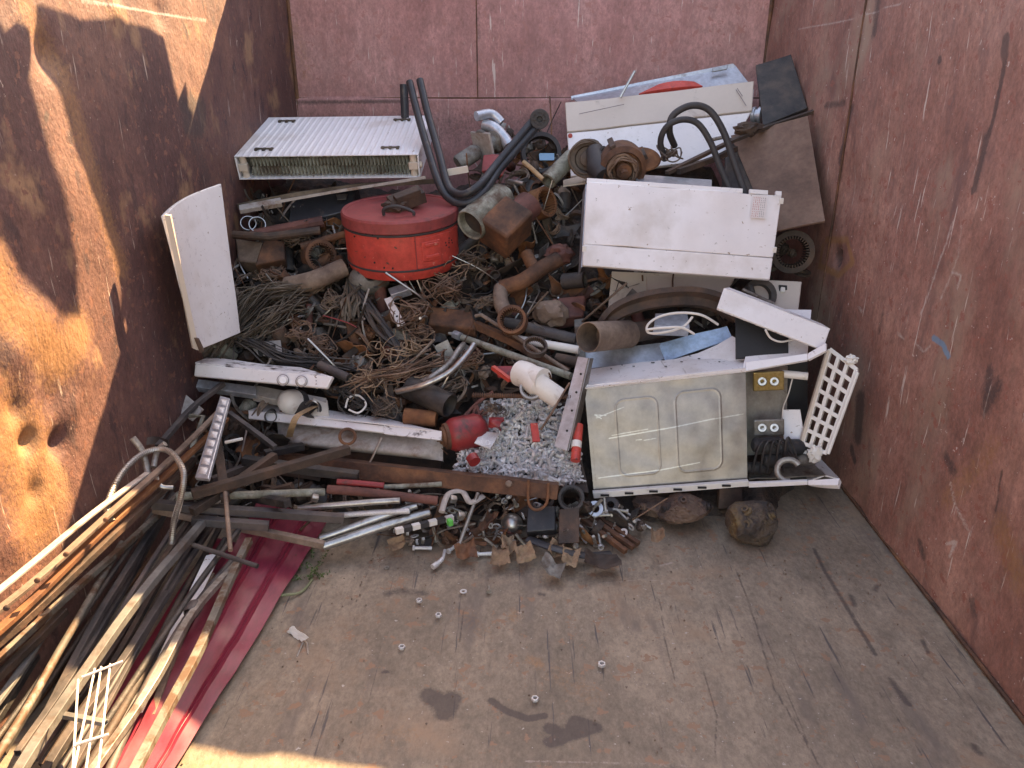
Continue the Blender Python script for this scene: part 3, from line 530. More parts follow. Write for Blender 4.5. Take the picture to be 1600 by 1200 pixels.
t = plate('red_metal_piece', 'red_paint', [(998, 146, 3.56), (1098, 134, 3.56), (1085, 127, 3.60), (1030, 131, 3.60)], th=.02, dent=.004, warp=lambda u, v: .01 * math.sin(u * 3.14)); tag(t, 'flat red metal piece wedged between the grey tray and beige casing', 'metal piece')
tubething('steel_rod', 'steel', [(969, 152, 3.5), (992, 111, 3.52)], .006, 'thin bright rod sticking up behind the beige casing', 'rod', 8, sm=False)
# dark plate, brown sheet, black frame
t = plate('dark_board', 'grease', [(1192, 196, 3.35), (1262, 168, 3.36), (1236, 84, 3.6), (1181, 101, 3.6)], th=.02, dent=.006, bevel=.003); tag(t, 'dark grey-brown board standing against the back right corner', 'board')
t = plate('brown_steel_sheet', 'brown_sheet', [(1205, 364, 2.9), (1289, 345, 2.86), (1262, 181, 3.22), (1142, 213, 3.3)], th=.008, dent=.012, n=(20, 24), fr=4); tag(t, 'brown rusty steel sheet leaning at the right behind the white front panel', 'steel sheet')
t = plate('black_tank_side', 'grease', [(1130, 330, 2.95), (1215, 340, 2.95), (1165, 205, 3.34), (1136, 216, 3.32)], th=.05, dent=.01, bevel=.004); tag(t, 'black greasy tank side beside the brown steel sheet', 'tank')
t = thing('black_hinge_arm', 'long dark hinge arm reaching left from the brown sheet', 'arm', PY(1130, 240, 3.1))
tubething('arm_bar', 'rust_dark', [(1042, 270, 3.02), (1140, 222, 3.16), (1200, 198, 3.26), (1278, 172, 3.3)], .012, '', '', parent=t, sm=False, square=True, flat=.5)
tubething('arm_bar', 'rust_dark', [(1060, 268, 3.0), (1120, 247, 3.10), (1150, 232, 3.16)], .010, '', '', parent=t, sm=False, square=True)
tubething('pivot_pin', 'steel_dull', [(1110, 219, 3.13), (1136, 213, 3.12)], .007, '', '', parent=t, sm=False)
mb = MB(); mb.lump(.035, 3, .4, 2, 5, (1.6, .8, .7), Matrix.Translation(PY(1168, 201, 3.22))); mb.build('hinge_block', 'rust_dark', t, world=True)
# hoses
tubething('rubber_hose', 'black_rubber', [(1054, 228, 3.05), (1046, 205, 3.0), (1052, 180, 3.0), (1080, 165, 3.0), (1108, 172, 3.0), (1130, 205, 2.98), (1146, 250, 2.95), (1165, 305, 2.9)], .0125, 'thick black rubber hose arching highest over the white casing', 'hose', 12)
tubething('rubber_hose', 'black_rubber', [(1040, 250, 3.02), (1032, 222, 2.99), (1042, 198, 2.97), (1065, 187, 2.97), (1090, 193, 2.97), (1110, 222, 2.96), (1124, 258, 2.94), (1142, 300, 2.9)], .0115, 'black rubber hose forming the inner lower arch beside the thick hose', 'hose', 12)
random.seed(3)
def tangle(name, mat, c, rad, n, r, label, cat, lift=.05, sq=.6, turns=1.2, group=None, jit=.35, parts=10):
    ctr = pt(c, lift); mb = MB()
    for k in range(n):
        R0 = rad * random.uniform(.35, 1); a0 = random.uniform(0, 6.28); tl = Euler((random.uniform(-.9, .4), random.uniform(-.7, .7), random.uniform(0, 6.28))).to_matrix()
        m = int(6 * turns) + 2; o_ = Vector((random.gauss(0, 1), random.gauss(0, .6), random.gauss(0, .6))) * rad * .25; pts = []
        for i in range(m):
            a = a0 + 6.28 * turns * i / m; rr = R0 * (1 + random.uniform(-jit, jit)); pts.append(ctr + o_ + tl @ Vector((rr * math.cos(a), rr * math.sin(a) * sq, random.uniform(-.15, .15) * rad)))
        mb.tube(smooth_path(pts, 5), r * random.uniform(.7, 1.2), 5)
    return tag(mb.build(name, mat, world=True), label, cat, group)
tangle('wire_tangle', 'wire_dark', (1047, 240, 3.0), .045, 8, .003, 'small knot of wire at the foot of the black hoses', 'wire')
# ---------------- motor with wires and round parts on the white casing
t = thing('electric_motor', 'rusty round electric motor with a copper winding lying on the white casing', 'motor', PY(968, 262, 3.0))
M2 = axis(PY(968, 250, 3.08), PY(975, 268, 2.96)); mb = MB(); mb.lathe([(.0, 0), (.07, 0), (.085, .02), (.09, .06), (.088, .10), (.07, .115), (.064, .10), (.03, .095), (.028, .13), (.014, .13), (.014, .16), (0, .16)], 28, M2); mb.build('housing', 'rust', t, world=True)
mb = MB(); A = M2 @ Matrix.Translation((0, 0, .11)); 
for k in range(9): mb.tube(smooth_path([A @ Vector(((.05 + random.uniform(-.012, .014)) * math.cos(a * .7), (.05 + random.uniform(-.012, .014)) * math.sin(a * .7), random.uniform(-.01, .015))) for a in range(10)], 4), .004, 5)
mb.build('winding', 'copper_wire', t, world=True)
for k in range(4):
    A = M2 @ Matrix.Rotation(k * 1.57 + .5, 4, 'Z') @ Matrix.Translation((.084, 0, .05)); MB().box((0, 0, 0), (.03, .022, .09), A).build('mounting_lug', 'rust_dark', t, world=True, bevel=.003)
M2 = axis(PY(918, 248, 3.12), CAM); t = thing('pump_head', 'dark pump head with a ring face left of the rusty motor', 'pump', M2.copy())
MB().lathe([(0, -.06), (.07, -.06), (.075, .0), (.068, .01), (.05, .005), (.045, -.01), (.03, -.01), (.028, .02), (.01, .025), (0, .025)], 28).build('housing', 'wire_dark', t)
mb = MB()
for k in range(7): mb.tube(smooth_path([Vector(((.068 + random.uniform(-.01, .01)) * math.cos(a), (.068 + random.uniform(-.01, .01)) * math.sin(a), random.uniform(0, .03))) for a in range(7)], 4), .003, 5)
mb.build('wire_loops', 'wire_dark', t)
t = thing('rubber_sleeve', 'black strap and sleeve between the pump head and the rusty motor', 'sleeve', PY(938, 255, 3.05))
MB().tube([PY(930, 236, 3.1), PY(935, 262, 3.02), PY(944, 276, 2.98)], [.035, .045, .036], 16).build('sleeve', 'black_rubber', t, world=True)
MB().tube(smooth_path([PY(936, 240, 3.05), PY(943, 230, 3.05), PY(950, 238, 3.04), PY(950, 250, 3.03)], 5), .006, 8).build('strap', 'black_rubber', t, world=True)
M2 = axis(PY(1003, 249, 3.02), PY(1003, 249, 3.02) + Vector((.05, -.75, .6))); MB().lathe([(0, .008), (.012, .008), (.014, .01), (.055, .006), (.06, 0), (.055, -.004), (0, -.004)], 32, M2, fn=lambda q: (q[0] * 1.0, q[1] * .62, q[2])); mb = MB().lathe([(0, .008), (.012, .008), (.014, .01), (.062, .006), (.066, 0), (.06, -.006), (0, -.006)], 32, M2, fn=lambda q: (q[0] * 1.1, q[1] * .8, q[2]))
tag(mb.build('rusty_flange', 'rust_orange', world=True), 'orange-brown rusty oval flange right of the motor', 'flange')
t = plate('shelf_plate', 'galv_blue', [(1000, 288, 2.92), (1112, 291, 2.92), (1112, 281, 3.0), (985, 272, 3.05)], th=.004, dent=.002); tag(t, 'shiny flat plate between the motor and the white front panel', 'plate')
t = plate('side_strip', 'cream_paint', [(880, 290, 3.15), (915, 285, 3.15), (915, 272, 3.22), (880, 282, 3.22)], th=.006, dent=.002); tag(t, 'cream strip under the lower left corner of the white casing', 'strip')
# ---------------- big white front panel
t = thing('white_front_panel', 'large clean white front panel with a printed sticker and a seam near its bottom', 'appliance panel', PY(1060, 420, 2.72))
c4 = [(910, 415, 2.66), (1203, 437, 2.66), (1222, 305, 2.80), (917, 284, 2.80)]; cc = [pt(q) for q in c4]; fm_ = Matrix()
k1 = .255
lo = [cc[0], cc[1], bil(cc, 1, k1), bil(cc, 0, k1)]; hi = [bil(cc, 0, k1 + .006), bil(cc, 1, k1 + .006), cc[2], cc[3]]
plate('lower_panel', 'enamel_clean', lo, th=.02, dent=.002, parent=t, bevel=.003, n=(20, 6)); plate('upper_panel', 'enamel_clean', hi, th=.02, dent=.012, parent=t, bevel=.003, n=(30, 18), fr=7)
nn = (cc[1] - cc[0]).cross(cc[3] - cc[0]).normalized(); bk = [q - nn * .02 for q in cc]
MB().sheet(10, 4, lambda u, v: bil([bk[3] - Vector((0, 0, .0)), bk[2], bk[2] - nn * .12, bk[3] - nn * .12], u, v), .004).build('top_flange', 'grease', t, world=True)
MB().sheet(4, 10, lambda u, v: bil([bk[0] - nn * .10, bk[0], bk[3], bk[3] - nn * .10], u, v) + Vector((-.002, 0, 0)), .004).build('side_flange', 'galv_blue', t, world=True)
mb = MB()
for (u0, u1) in ((.0, .80), (.835, .93), (.97, 1.0)):
    q0 = bil(cc, u0, 1); q1 = bil(cc, u1, 1); up = (cc[3] - cc[0]).normalized(); mb.sheet(8, 1, lambda u, v: q0.lerp(q1, u) + up * (.0 + .016 * v) - nn * .004, .012)
mb.build('top_lip', 'enamel', t, world=True, bevel=.001)
def on4(u, v, h=.0): return bil(cc, u, v) + nn * h
st = MB().sheet(2, 2, lambda u, v: on4(.85 + .075 * u, .70 + .27 * v, .0075), .0008).build('sticker', 'paper', t, world=True)
mb = MB(); mb2 = MB()
for k in range(7):
    u = .857 + k * .0095
    for j in range(9):
        v0 = .715 + j * .027; v1 = v0 + random.uniform(.008, .022); (mb if k < 4 else mb2).tube([on4(u, v0, .0085), on4(u, v1, .0085)], .0008, 4)
mb.build('print_line', 'ink_red', st, world=True); mb2.build('print_line', 'ink_dark', st, world=True)
for u, v in ((1.0, .35), (1.0, .93), (.005, .2)): mb = MB(); mb.box((0, 0, 0), (.014, .01, .02), Matrix.Translation(on4(u, v))); mb.build('clip', 'plastic_white', t, world=True, bevel=.001)
# ---------------- stator rings
def stator(name, mat, c, ro, ri, h, face, label, teeth=30, cat='stator ring', group=None, tooth=.3):
    p = pt(c); d = face if isinstance(face, Vector) else (CAM - p).normalized(); M2 = axis(p, p + d); t = thing(name, label, cat, M2.copy(), group)
    MB().ring(ro, ri + (ro - ri) * .35, h, 96).build('core', mat, t, bevel=.001)
    mb = MB()
    for k in range(teeth):
        A = Matrix.Rotation(2 * math.pi * k / teeth, 4, 'Z'); mb.box(((ri + ri + (ro - ri) * .4) / 2, 0, 0), ((ro - ri) * .42, 2 * math.pi * ri / teeth * .45, h * 1.0), A)
    mb.build('teeth', mat, t); 
    return t
stator('stator_ring', 'rust_dark', (1236, 393, 2.97), .082, .050, .07, Vector((-.15, -1, .15)), 'big round rusty stator ring against the right wall below the brown sheet', 34)
stator('stator_ring', 'rust', (801, 501, 2.62), .052, .036, .05, Vector((-.15, -.9, .5)), 'rust-red stator ring in the middle of the heap above the long steel tube', 30)
stator('stator_ring', 'rust_dark', (836, 542, 2.45), .042, .032, .02, Vector((.1, -.5, .9)), 'thin dark stator ring tilted on the brown bar above the long steel tube', 30)
stator('stator_ring', 'steel_dull', (831, 607, 2.33), .040, .028, .02, Vector((-.1, -.7, .65)), 'pale stator ring lying on the white elbow pipe', 26)
stator('stator_ring', 'grease', (893, 780, 2.14), .042, .027, .05, Vector((-.1, -.75, .65)), 'black stator ring under the left corner of the steel cabinet', 34)
stator('stator_ring', 'rust', (846, 594, 2.33), .035, .027, .02, Vector((.5, -.7, .2)), 'brown stator ring standing beside the pale one on the elbow pipe', 26)
stator('stator_ring', 'rust', (498, 400, 2.96), .062, .042, .07, Vector((.5, -.8, .2)), 'rusty stator ring standing left of the red drum', 30)
stator('stator_ring', 'rust_orange', (846, 318, 3.05), .060, .045, .06, Vector((.75, -.6, .35)), 'orange rusty stator ring at the end of the brown motor box', 26)
# ---------------- things behind and around the cabinet
t = thing('cream_casing', 'cream metal casing with folded edges under the white front panel', 'appliance casing', PY(1060, 470, 2.8))
plate('face', 'cream_paint', [(950, 482, 2.78), (1120, 475, 2.80), (1150, 431, 2.90), (956, 424, 2.90)], th=.01, dent=.004, parent=t, bevel=.002)
plate('raised_face', 'beige_paint', [(1012, 475, 2.77), (1120, 478, 2.78), (1148, 436, 2.885), (1010, 430, 2.885)], th=.01, dent=.004, parent=t, bevel=.002)
t = thing('switch_box', 'beige metal box with a square push button right of the cream casing', 'box', PY(1220, 470, 2.8))
plate('face', 'beige_paint', [(1152, 492, 2.68), (1246, 497, 2.68), (1253, 440, 2.80), (1176, 436, 2.82)], th=.05, dent=.003, parent=t, bevel=.003)
plate('button_frame', 'ink_black', [(1217, 458, 2.765), (1230, 459, 2.765), (1230, 446, 2.78), (1218, 445, 2.78)], th=.012, dent=0, parent=t); plate('button', 'plastic_white', [(1220, 455, 2.755), (1227, 456, 2.755), (1227, 449, 2.77), (1221, 448, 2.77)], th=.012, dent=0, parent=t, bevel=.001)
t = thing('motor_bracket', 'dark motor bracket with a round opening behind the white rail', 'bracket', PY(1188, 460, 2.72))
MB().ring(.06, .04, .03, 32, M=Matrix.Translation(PY(1186, 462, 2.73)) @ Euler((1.1, 0, 0)).to_matrix().to_4x4()).build('ring', 'grease', t, world=True); tubething('rod', 'steel_dull', [(1160, 452, 2.68), (1210, 475, 2.66)], .006, '', '', parent=t, sm=False); tubething('rod', 'grease', [(1172, 446, 2.7), (1180, 478, 2.66)], .012, '', '', parent=t, sm=False)
t = plate('wide_brown_hoop', 'rust_dark', [(940, 506, 2.52), (1130, 500, 2.62), (1128, 462, 2.70), (948, 478, 2.62)], th=.012, dent=.004, n=(30, 4)); 
bpy.data.objects.remove(t)
mb = MB(); hp = [(938, 520, 2.60), (955, 497, 2.60), (985, 480, 2.62), (1030, 469, 2.64), (1080, 466, 2.66), (1120, 474, 2.66), (1150, 492, 2.64)]; q = smooth_path([pt(x) for x in hp], 8)
up = Vector((0, -.25, .97)); mb.sheet(len(q) - 1, 4, lambda u, v: q[min(len(q) - 1, int(round(u * (len(q) - 1))))] + up * (.052 * (v - .5)) + Vector((0, .02 * math.sin(v * 3), 0)), .02); tag(mb.build('wide_steel_hoop', 'rust_dark', world=True), 'wide curved brown steel hoop arching behind the steel cabinet', 'hoop')
tubething('rusty_pot', 'rust_pale', [(919, 527, 2.46), (982, 522, 2.62)], [.052, .050], 'open rusty tin cylinder lying on its side above the steel cabinet', 'cylinder', 28, sm=False, hollow=.93)
tubething('pipe_end', 'rust_dark', [(985, 520, 2.62), (1040, 512, 2.72)], .036, 'thick dark pipe behind the open rusty tin cylinder', 'pipe', 20, sm=False)
tubething('white_cable', 'white_cable', [(1122, 507, 2.52), (1095, 492, 2.5), (1060, 489, 2.5), (1030, 495, 2.5), (1012, 508, 2.48), (1014, 520, 2.48), (1040, 519, 2.46), (1068, 510, 2.48), (1082, 495, 2.5)], .0042, 'white power cable looped above the blue protective film', 'cable', 8)
tubething('white_cable', 'white_cable', [(1010, 515, 2.47), (1040, 512, 2.45), (1065, 512, 2.45), (1085, 522, 2.45)], .0042, 'short end of white cable crossing beneath the cable loop', 'cable', 8)
tubething('white_cable', 'white_cable', [(1196, 515, 2.42), (1204, 528, 2.42), (1220, 534, 2.42), (1240, 530, 2.44)], .0035, 'white cable hanging under the white rail', 'cable', 8)
t = plate('clear_box', 'galv_blue', [(1022, 509, 2.58), (1078, 512, 2.58), (1074, 490, 2.66), (1024, 490, 2.66)], th=.04, dent=.003, bevel=.002); tag(t, 'small bluish metal box inside the white cable loop', 'box')
# white rail / drawer front
t = thing('white_drawer_rail', 'long white drawer rail tilted over the right end of the steel cabinet', 'rail', PY(1210, 500, 2.45))
plate('front', 'enamel', [(1120, 482, 2.48), (1286, 547, 2.36), (1297, 514, 2.40), (1131, 450, 2.53)], th=.012, dent=.003, n=(24, 4), parent=t, bevel=.003)
plate('top_face', 'enamel', [(1131, 450, 2.53), (1297, 514, 2.40), (1283, 505, 2.46), (1140, 449, 2.58)], th=.004, dent=.002, n=(20, 2), parent=t)
for k in range(9): mb = MB(); mb.box((0, 0, 0), (.018, .008, .008), Matrix.Translation(PY(1128 + k * 19, 484 + k * 7.45, 2.48 - k * .013))); mb.build('clip', 'plastic_white', t, world=True, bevel=.001)
t = plate('white_corner_panel', 'enamel', [(1160, 575, 2.36), (1262, 552, 2.40), (1268, 484, 2.62), (1185, 482, 2.66)], th=.006, dent=.004, bevel=.001); tag(t, 'white panel standing behind the drawer rail at the right', 'appliance panel')
t = plate('dark_void_sheet', 'ink_black', [(1150, 560, 2.41), (1232, 552, 2.41), (1232, 495, 2.52), (1150, 492, 2.52)], th=.01, dent=.002); tag(t, 'black sheet standing in for the dark void behind the steel cabinet below the drawer rail', 'panel')  # black sheet put where the interior is only in deep shade
# ============================================================ STEEL CABINET (oven carcass) AND FRONT THINGS
c4 = [PY(928, 772, 2.26), PY(1168, 750, 2.24), PY(1165, 577, 2.36), PY(913, 604, 2.38)]
t = thing('steel_cabinet', 'dull steel oven cabinet on its side with two pressed rounded rectangles and scratches', 'oven cabinet', c4[0])
nn = (c4[1] - c4[0]).cross(c4[3] - c4[0]).normalized(); SW, SH = .53, .37
def rr_dist(u, v, cx, cy, hw, hh, r):                 # distance to the outline of a rounded rectangle
    qx = abs((u - cx) * SW) - hw + r; qy = abs((v - cy) * SH) - hh + r
    return abs(math.hypot(max(qx, 0), max(qy, 0)) + min(max(qx, qy), 0) - r)
def sidefn(u, v):
    q = bil(c4, u, v); d = min(rr_dist(u, v, .315, .49, .070, .130, .03), rr_dist(u, v, .70, .49, .074, .135, .03))
    return q + nn * (.0010 * max(0, 1 - d / .0035) + .004 * noise.noise(q * 6) + .0015 * noise.noise(q * 17))
mb = MB(); NX, NY = 210, 150; mb.sheet(NX, NY, sidefn, .004)
n_ = (NX + 1) * (NY + 1); U_ = np.tile(np.linspace(0, 1, NX + 1), NY + 1); V_ = np.repeat(np.linspace(0, 1, NY + 1), NX + 1)
def segs(lst, wd):
    m_ = np.zeros(n_)
    for (x0, y0, x1, y1, s_) in lst:
        vx, vy = (x1 - x0) * SW, (y1 - y0) * SH; tt = np.clip(((U_ - x0) * SW * vx + (V_ - y0) * SH * vy) / (vx * vx + vy * vy + 1e-9), 0, 1)
        D = np.hypot((U_ - x0) * SW - tt * vx, (V_ - y0) * SH - tt * vy); m_ = np.maximum(m_, np.clip(1.4 - D / wd, 0, 1) * s_)
    return np.concatenate([m_, m_ * 0])
mb.attr['pale'] = segs([(.13, .50, .55, .545, 1.15), (.15, .525, .38, .55, .9), (.55, .545, .80, .585, 1.1), (.04, .145, .45, .165, 1.1), (.45, .165, .70, .20, 1.0), (.06, .70, .24, .775, .8), (.05, .73, .12, .715, .9), (.06, .72, .09, .69, .9), (.30, .46, .335, .46, .9), (.35, .45, .43, .46, .7), (.78, .58, .98, .60, .8)], .0022)
mb.attr['dark'] = segs([(.02, .5, .02, .1, .5)], .004)
mb.build('side_panel', 'galv', t, world=True, ang=60)
# white top skirt, with the raised flap
tp = lambda px, py, z: PZ(px, py, z)
zt = c4[3].z
mb = MB()
for poly, z in (([(905, 579), (1000, 566), (1055, 561), (1165, 561), (1165, 578), (1040, 591), (911, 606)], zt + .004),):
    pts = [tp(x, y, z + (c4[2].z - zt) * max(0, (x - 905) / 260)) for x, y in poly]; n = len(pts); vs = pts + [p - Vector((0, 0, .004)) for p in pts]
    mb.add(vs, [tuple(range(n))[::-1], tuple(range(n, 2 * n))] + [(i, (i + 1) % n, (i + 1) % n + n, i + n) for i in range(n)])
mb.build('top_skirt', 'enamel', t, world=True)
plate('front_lip', 'enamel', [(911, 609, 2.365), (1166, 581, 2.345), (1165, 575, 2.345), (909, 603, 2.365)], th=.01, dent=.001, n=(20, 1), parent=t)
pf = [tp(1030, 567, zt + .01), tp(1165, 563, c4[2].z + .01), PY(1150, 528, 2.56), PY(1144, 525, 2.57), PY(1120, 539, 2.56), PY(1090, 552, 2.56)]
mb = MB(); n = len(pf); vs = pf + [p + Vector((0, .004, -.002)) for p in pf]; mb.add(vs, [tuple(range(n)), tuple(range(n, 2 * n))[::-1]] + [(i, (i + 1) % n, (i + 1) % n + n, i + n)[::-1] for i in range(n)]); mb.build('raised_flap', 'enamel', t, world=True)
plate('flap_slot', 'ink_black', [(1149, 541, 2.54), (1155, 540, 2.54), (1151, 529, 2.55), (1146, 531, 2.55)], th=.006, dent=0, parent=t)
plate('back_sheet', 'galv_blue', [(908, 577, 2.58), (1042, 566, 2.60), (1031, 536, 2.66), (905, 551, 2.64)], th=.004, dent=.006, parent=t, n=(20, 8))
plate('blue_film', 'blue_film', [(1040, 566, 2.60), (1144, 527, 2.60), (1136, 509, 2.66), (1029, 537, 2.66)], th=.004, dent=.012, parent=t, n=(20, 8), fr=8)
for (x, y, w_) in ((955, 577, 3), (972, 571, 2), (990, 573, 4), (1020, 567, 6), (1036, 563, 5), (1040, 573, 4), (1065, 566, 4), (1078, 557, 4), (1092, 561, 4), (1124, 566, 3), (1124, 540, 3)):
    p = tp(x, y, zt + .006 + (c4[2].z - zt) * (x - 905) / 260); mb = MB(); mb.box((0, 0, 0), (.002 * w_, .006, .001), Matrix.Translation(p + Vector((0, 0, .002)))); mb.build('slot', 'ink_black', t, world=True, smooth=False)
# bottom rail with notches and the right part
plate('bottom_rail', 'plastic_white', [(928, 779, 2.235), (1170, 760, 2.215), (1170, 752, 2.215), (926, 770, 2.235)], th=.016, dent=.001, parent=t, n=(30, 2), bevel=.001)
for k in range(6): x = 945 + k * 38; y = 774 - k * 3; MB().box((0, 0, 0), (.028, .004, .006), Matrix.Translation(PY(x, y, 2.226 - k * .003))).build('notch', 'ink_black', t, world=True, smooth=False)
plate('inner_panel', 'galv_inner', [(1166, 712, 2.40), (1228, 706, 2.42), (1231, 572, 2.50), (1165, 577, 2.45)], th=.004, dent=.006, parent=t, n=(14, 20))
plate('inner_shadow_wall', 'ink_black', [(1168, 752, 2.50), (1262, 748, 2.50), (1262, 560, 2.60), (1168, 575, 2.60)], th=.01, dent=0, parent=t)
for nm, m_, q, yy in (('hinge_bracket', 'brass', [(1177, 612), (1226, 610), (1226, 580), (1177, 582)], 2.385), ('hinge_bracket', 'steel_dull', [(1178, 682), (1226, 680), (1226, 655), (1178, 657)], 2.36)):
    o = plate(nm, m_, [(x, y, yy) for x, y in q], th=.008, dent=.002, parent=t, bevel=.004)
    cy = (q[0][1] + q[2][1]) / 2
    for dx in (-10, 9):
        M2 = axis(PY(1201 + dx, cy, yy - .002), CAM); MB().lathe([(.0, -.004), (.006, -.004), (.007, .006), (.0135, .006), (.0155, .001), (.0155, -.006)], 24, M2).build('boss', 'steel', o, world=True)
t_floor = [PZ(1170, 748, .12), PZ(1290, 742, .12), PZ(1262, 716, .12), PZ(1170, 720, .12)]
MB().sheet(10, 6, lambda u, v: bil(t_floor, u, v) + Vector((0, 0, .003 * noise.noise(Vector((u * 5, v * 4, 0))))), .004).build('base_plate', 'steel_dull', t, world=True)
plate('base_lip', 'enamel', [(1170, 762, 2.20), (1262, 758, 2.16), (1262, 752, 2.16), (1170, 755, 2.20)], th=.012, dent=.002, parent=t, n=(14, 2), bevel=.001)
plate('corner_foot', 'enamel', [(1262, 758, 2.16), (1308, 758, 2.10), (1312, 747, 2.12), (1262, 750, 2.17)], th=.02, dent=.002, parent=t, bevel=.002)
fo = [PZ(1262, 752, .10), PZ(1312, 748, .10), PZ(1274, 708, .10), PZ(1256, 716, .10)]; MB().sheet(8, 6, lambda u, v: bil(fo, u, v) + Vector((0, 0, .02 * (1 - abs(2 * u - 1)) * (1 - v))), .005).build('corner_tab', 'enamel', t, world=True)
plate('side_post', 'enamel', [(1225, 700, 2.36), (1262, 712, 2.33), (1250, 640, 2.40), (1223, 640, 2.42)], th=.012, dent=.004, parent=t)
tubething('white_tube', 'plastic_white', [(1222, 584, 2.40), (1262, 588, 2.38)], .013, '', '', 14, parent=t, sm=False)
plate('right_rail', 'enamel', [(1165, 580, 2.345), (1262, 562, 2.34), (1262, 552, 2.36), (1165, 566, 2.37)], th=.01, dent=.002, parent=t, n=(20, 2), bevel=.001)
plate('right_rail_end', 'enamel', [(1262, 562, 2.34), (1290, 548, 2.32), (1290, 536, 2.34), (1262, 552, 2.36)], th=.01, dent=.002, parent=t, bevel=.001)
for (x, y, r, m_) in ((1195, 700, .03, 'black_rubber'), (1230, 702, .026, 'black_paint'), (1212, 722, .03, 'black_rubber'), (1180, 735, .024, 'grease'), (1250, 722, .02, 'steel_dull')):
    p = PY(x, y, 2.32); M2 = axis(p + Vector((.05, .02, .0)), p + Vector((-.08, -.02, .02))); MB().lathe([(0, -.02), (r * .5, -.02), (r * .5, 0), (r, .0), (r, .05), (r * .8, .06), (r * .8, .09), (r * .4, .1), (0, .1)], 20, M2).build('valve', m_, t, world=True)
for k in range(5): tubething('wire', 'black_rubber', [(1175 + k * 12, 738, 2.3), (1185 + k * 11, 700 - k * 3, 2.28), (1200 + k * 9, 690, 2.30), (1235 + k * 3, 720, 2.3)], .004, '', '', 6, parent=t)
M2 = axis(PY(1232, 735, 2.22), CAM); MB().tube([M2 @ Vector((.035 * math.cos(a / 3), .035 * math.sin(a / 3), 0)) for a in range(2, 16)], .010, 10).build('gasket', 'steel_dull', t, world=True)
tubething('white_cable', 'white_cable', [(1238, 592, 2.38), (1232, 615, 2.38), (1224, 636, 2.39), (1222, 655, 2.38)], .002, 'thin white wire hanging beside the two hinge brackets', 'wire', 6)
# white plastic egg-crate grid
g4 = [PY(1254, 692, 2.33), PY(1291, 708, 2.28), PY(1338, 577, 2.36), PY(1297, 546, 2.44)]
t = thing('white_grid', 'broken white plastic grid with square holes standing at the right of the steel cabinet', 'grid', g4[0]); gn = (g4[1] - g4[0]).cross(g4[3] - g4[0]).normalized()
def bar(a, b, w_, dp): 
    d = (b - a).normalized(); s_ = d.cross(gn).normalized() * w_ / 2; vs = [a - s_ + gn * .002, a + s_ + gn * .002, b + s_ + gn * .002, b - s_ + gn * .002]; vs = vs + [q - gn * dp for q in vs]
    return vs, [(0, 1, 2, 3), (7, 6, 5, 4), (0, 4, 5, 1), (1, 5, 6, 2), (2, 6, 7, 3), (3, 7, 4, 0)]
mb = MB(); NU, NV = 3, 7
for i in range(NU + 1): mb.add(*bar(bil(g4, i / NU, 0), bil(g4, i / NU, 1), .012, .022 + (i % 2) * .001))
for j in range(NV + 1): mb.add(*bar(bil(g4, -.02, j / NV), bil(g4, 1.02, j / NV), .013, .0205 + (j % 2) * .001))
mb.build('grid_bars', 'plastic_white', t, world=True, bevel=.001)
tubething('side_rod', 'plastic_white', [bil(g4, 1.06, .0), bil(g4, 1.06, .98)], .007, '', '', 8, parent=t, sm=False)
tubething('side_rod', 'cream_paint', [bil(g4, -.05, .02), bil(g4, -.05, .98)], .006, '', '', 8, parent=t, sm=False, square=True)
MB().lump(.022, 3, .4, 2, 7, (1, .8, 1.3), Matrix.Translation(bil(g4, .6, -.06))).build('broken_stub', 'plastic_white', t, world=True)
MB().lump(.016, 3, .5, 3, 9, (1.2, .8, 1), Matrix.Translation(bil(g4, .75, 1.05))).build('broken_stub', 'plastic_white', t, world=True)
# blue-grey perforated angle leaning at the left of the cabinet
t = thing('perforated_angle', 'blue-grey steel angle with holes leaning between the bolts and the cabinet', 'steel angle', PY(885, 695, 2.25))
a4 = [(866, 697, 2.26), (888, 705, 2.24), (921, 560, 2.36), (903, 557, 2.38)]
plate('flange', 'galv_blue', a4, th=.004, dent=.002, parent=t, n=(4, 20)); plate('flange', 'grey_cast', [(888, 705, 2.24), (898, 702, 2.30), (928, 560, 2.42), (921, 560, 2.36)], th=.004, dent=.002, parent=t, n=(3, 20))
ac = [pt(q) for q in a4]; an_ = (ac[1] - ac[0]).cross(ac[3] - ac[0]).normalized()
for v in (.2, .42, .62, .82): M2 = axis(bil(ac, .6, v) + an_ * .001, bil(ac, .6, v) + an_ * .1); MB().lathe([(.004, 0), (.004, .001), (0, .001)], 10, M2).build('hole', 'ink_black', t, world=True)
t = plate('dark_upright_plate', 'grey_cast', [(900, 600, 2.50), (917, 600, 2.50), (912, 497, 2.68), (897, 499, 2.68)], th=.008, dent=.002, bevel=.002); tag(t, 'narrow grey upright bar left of the open rusty tin', 'bar')
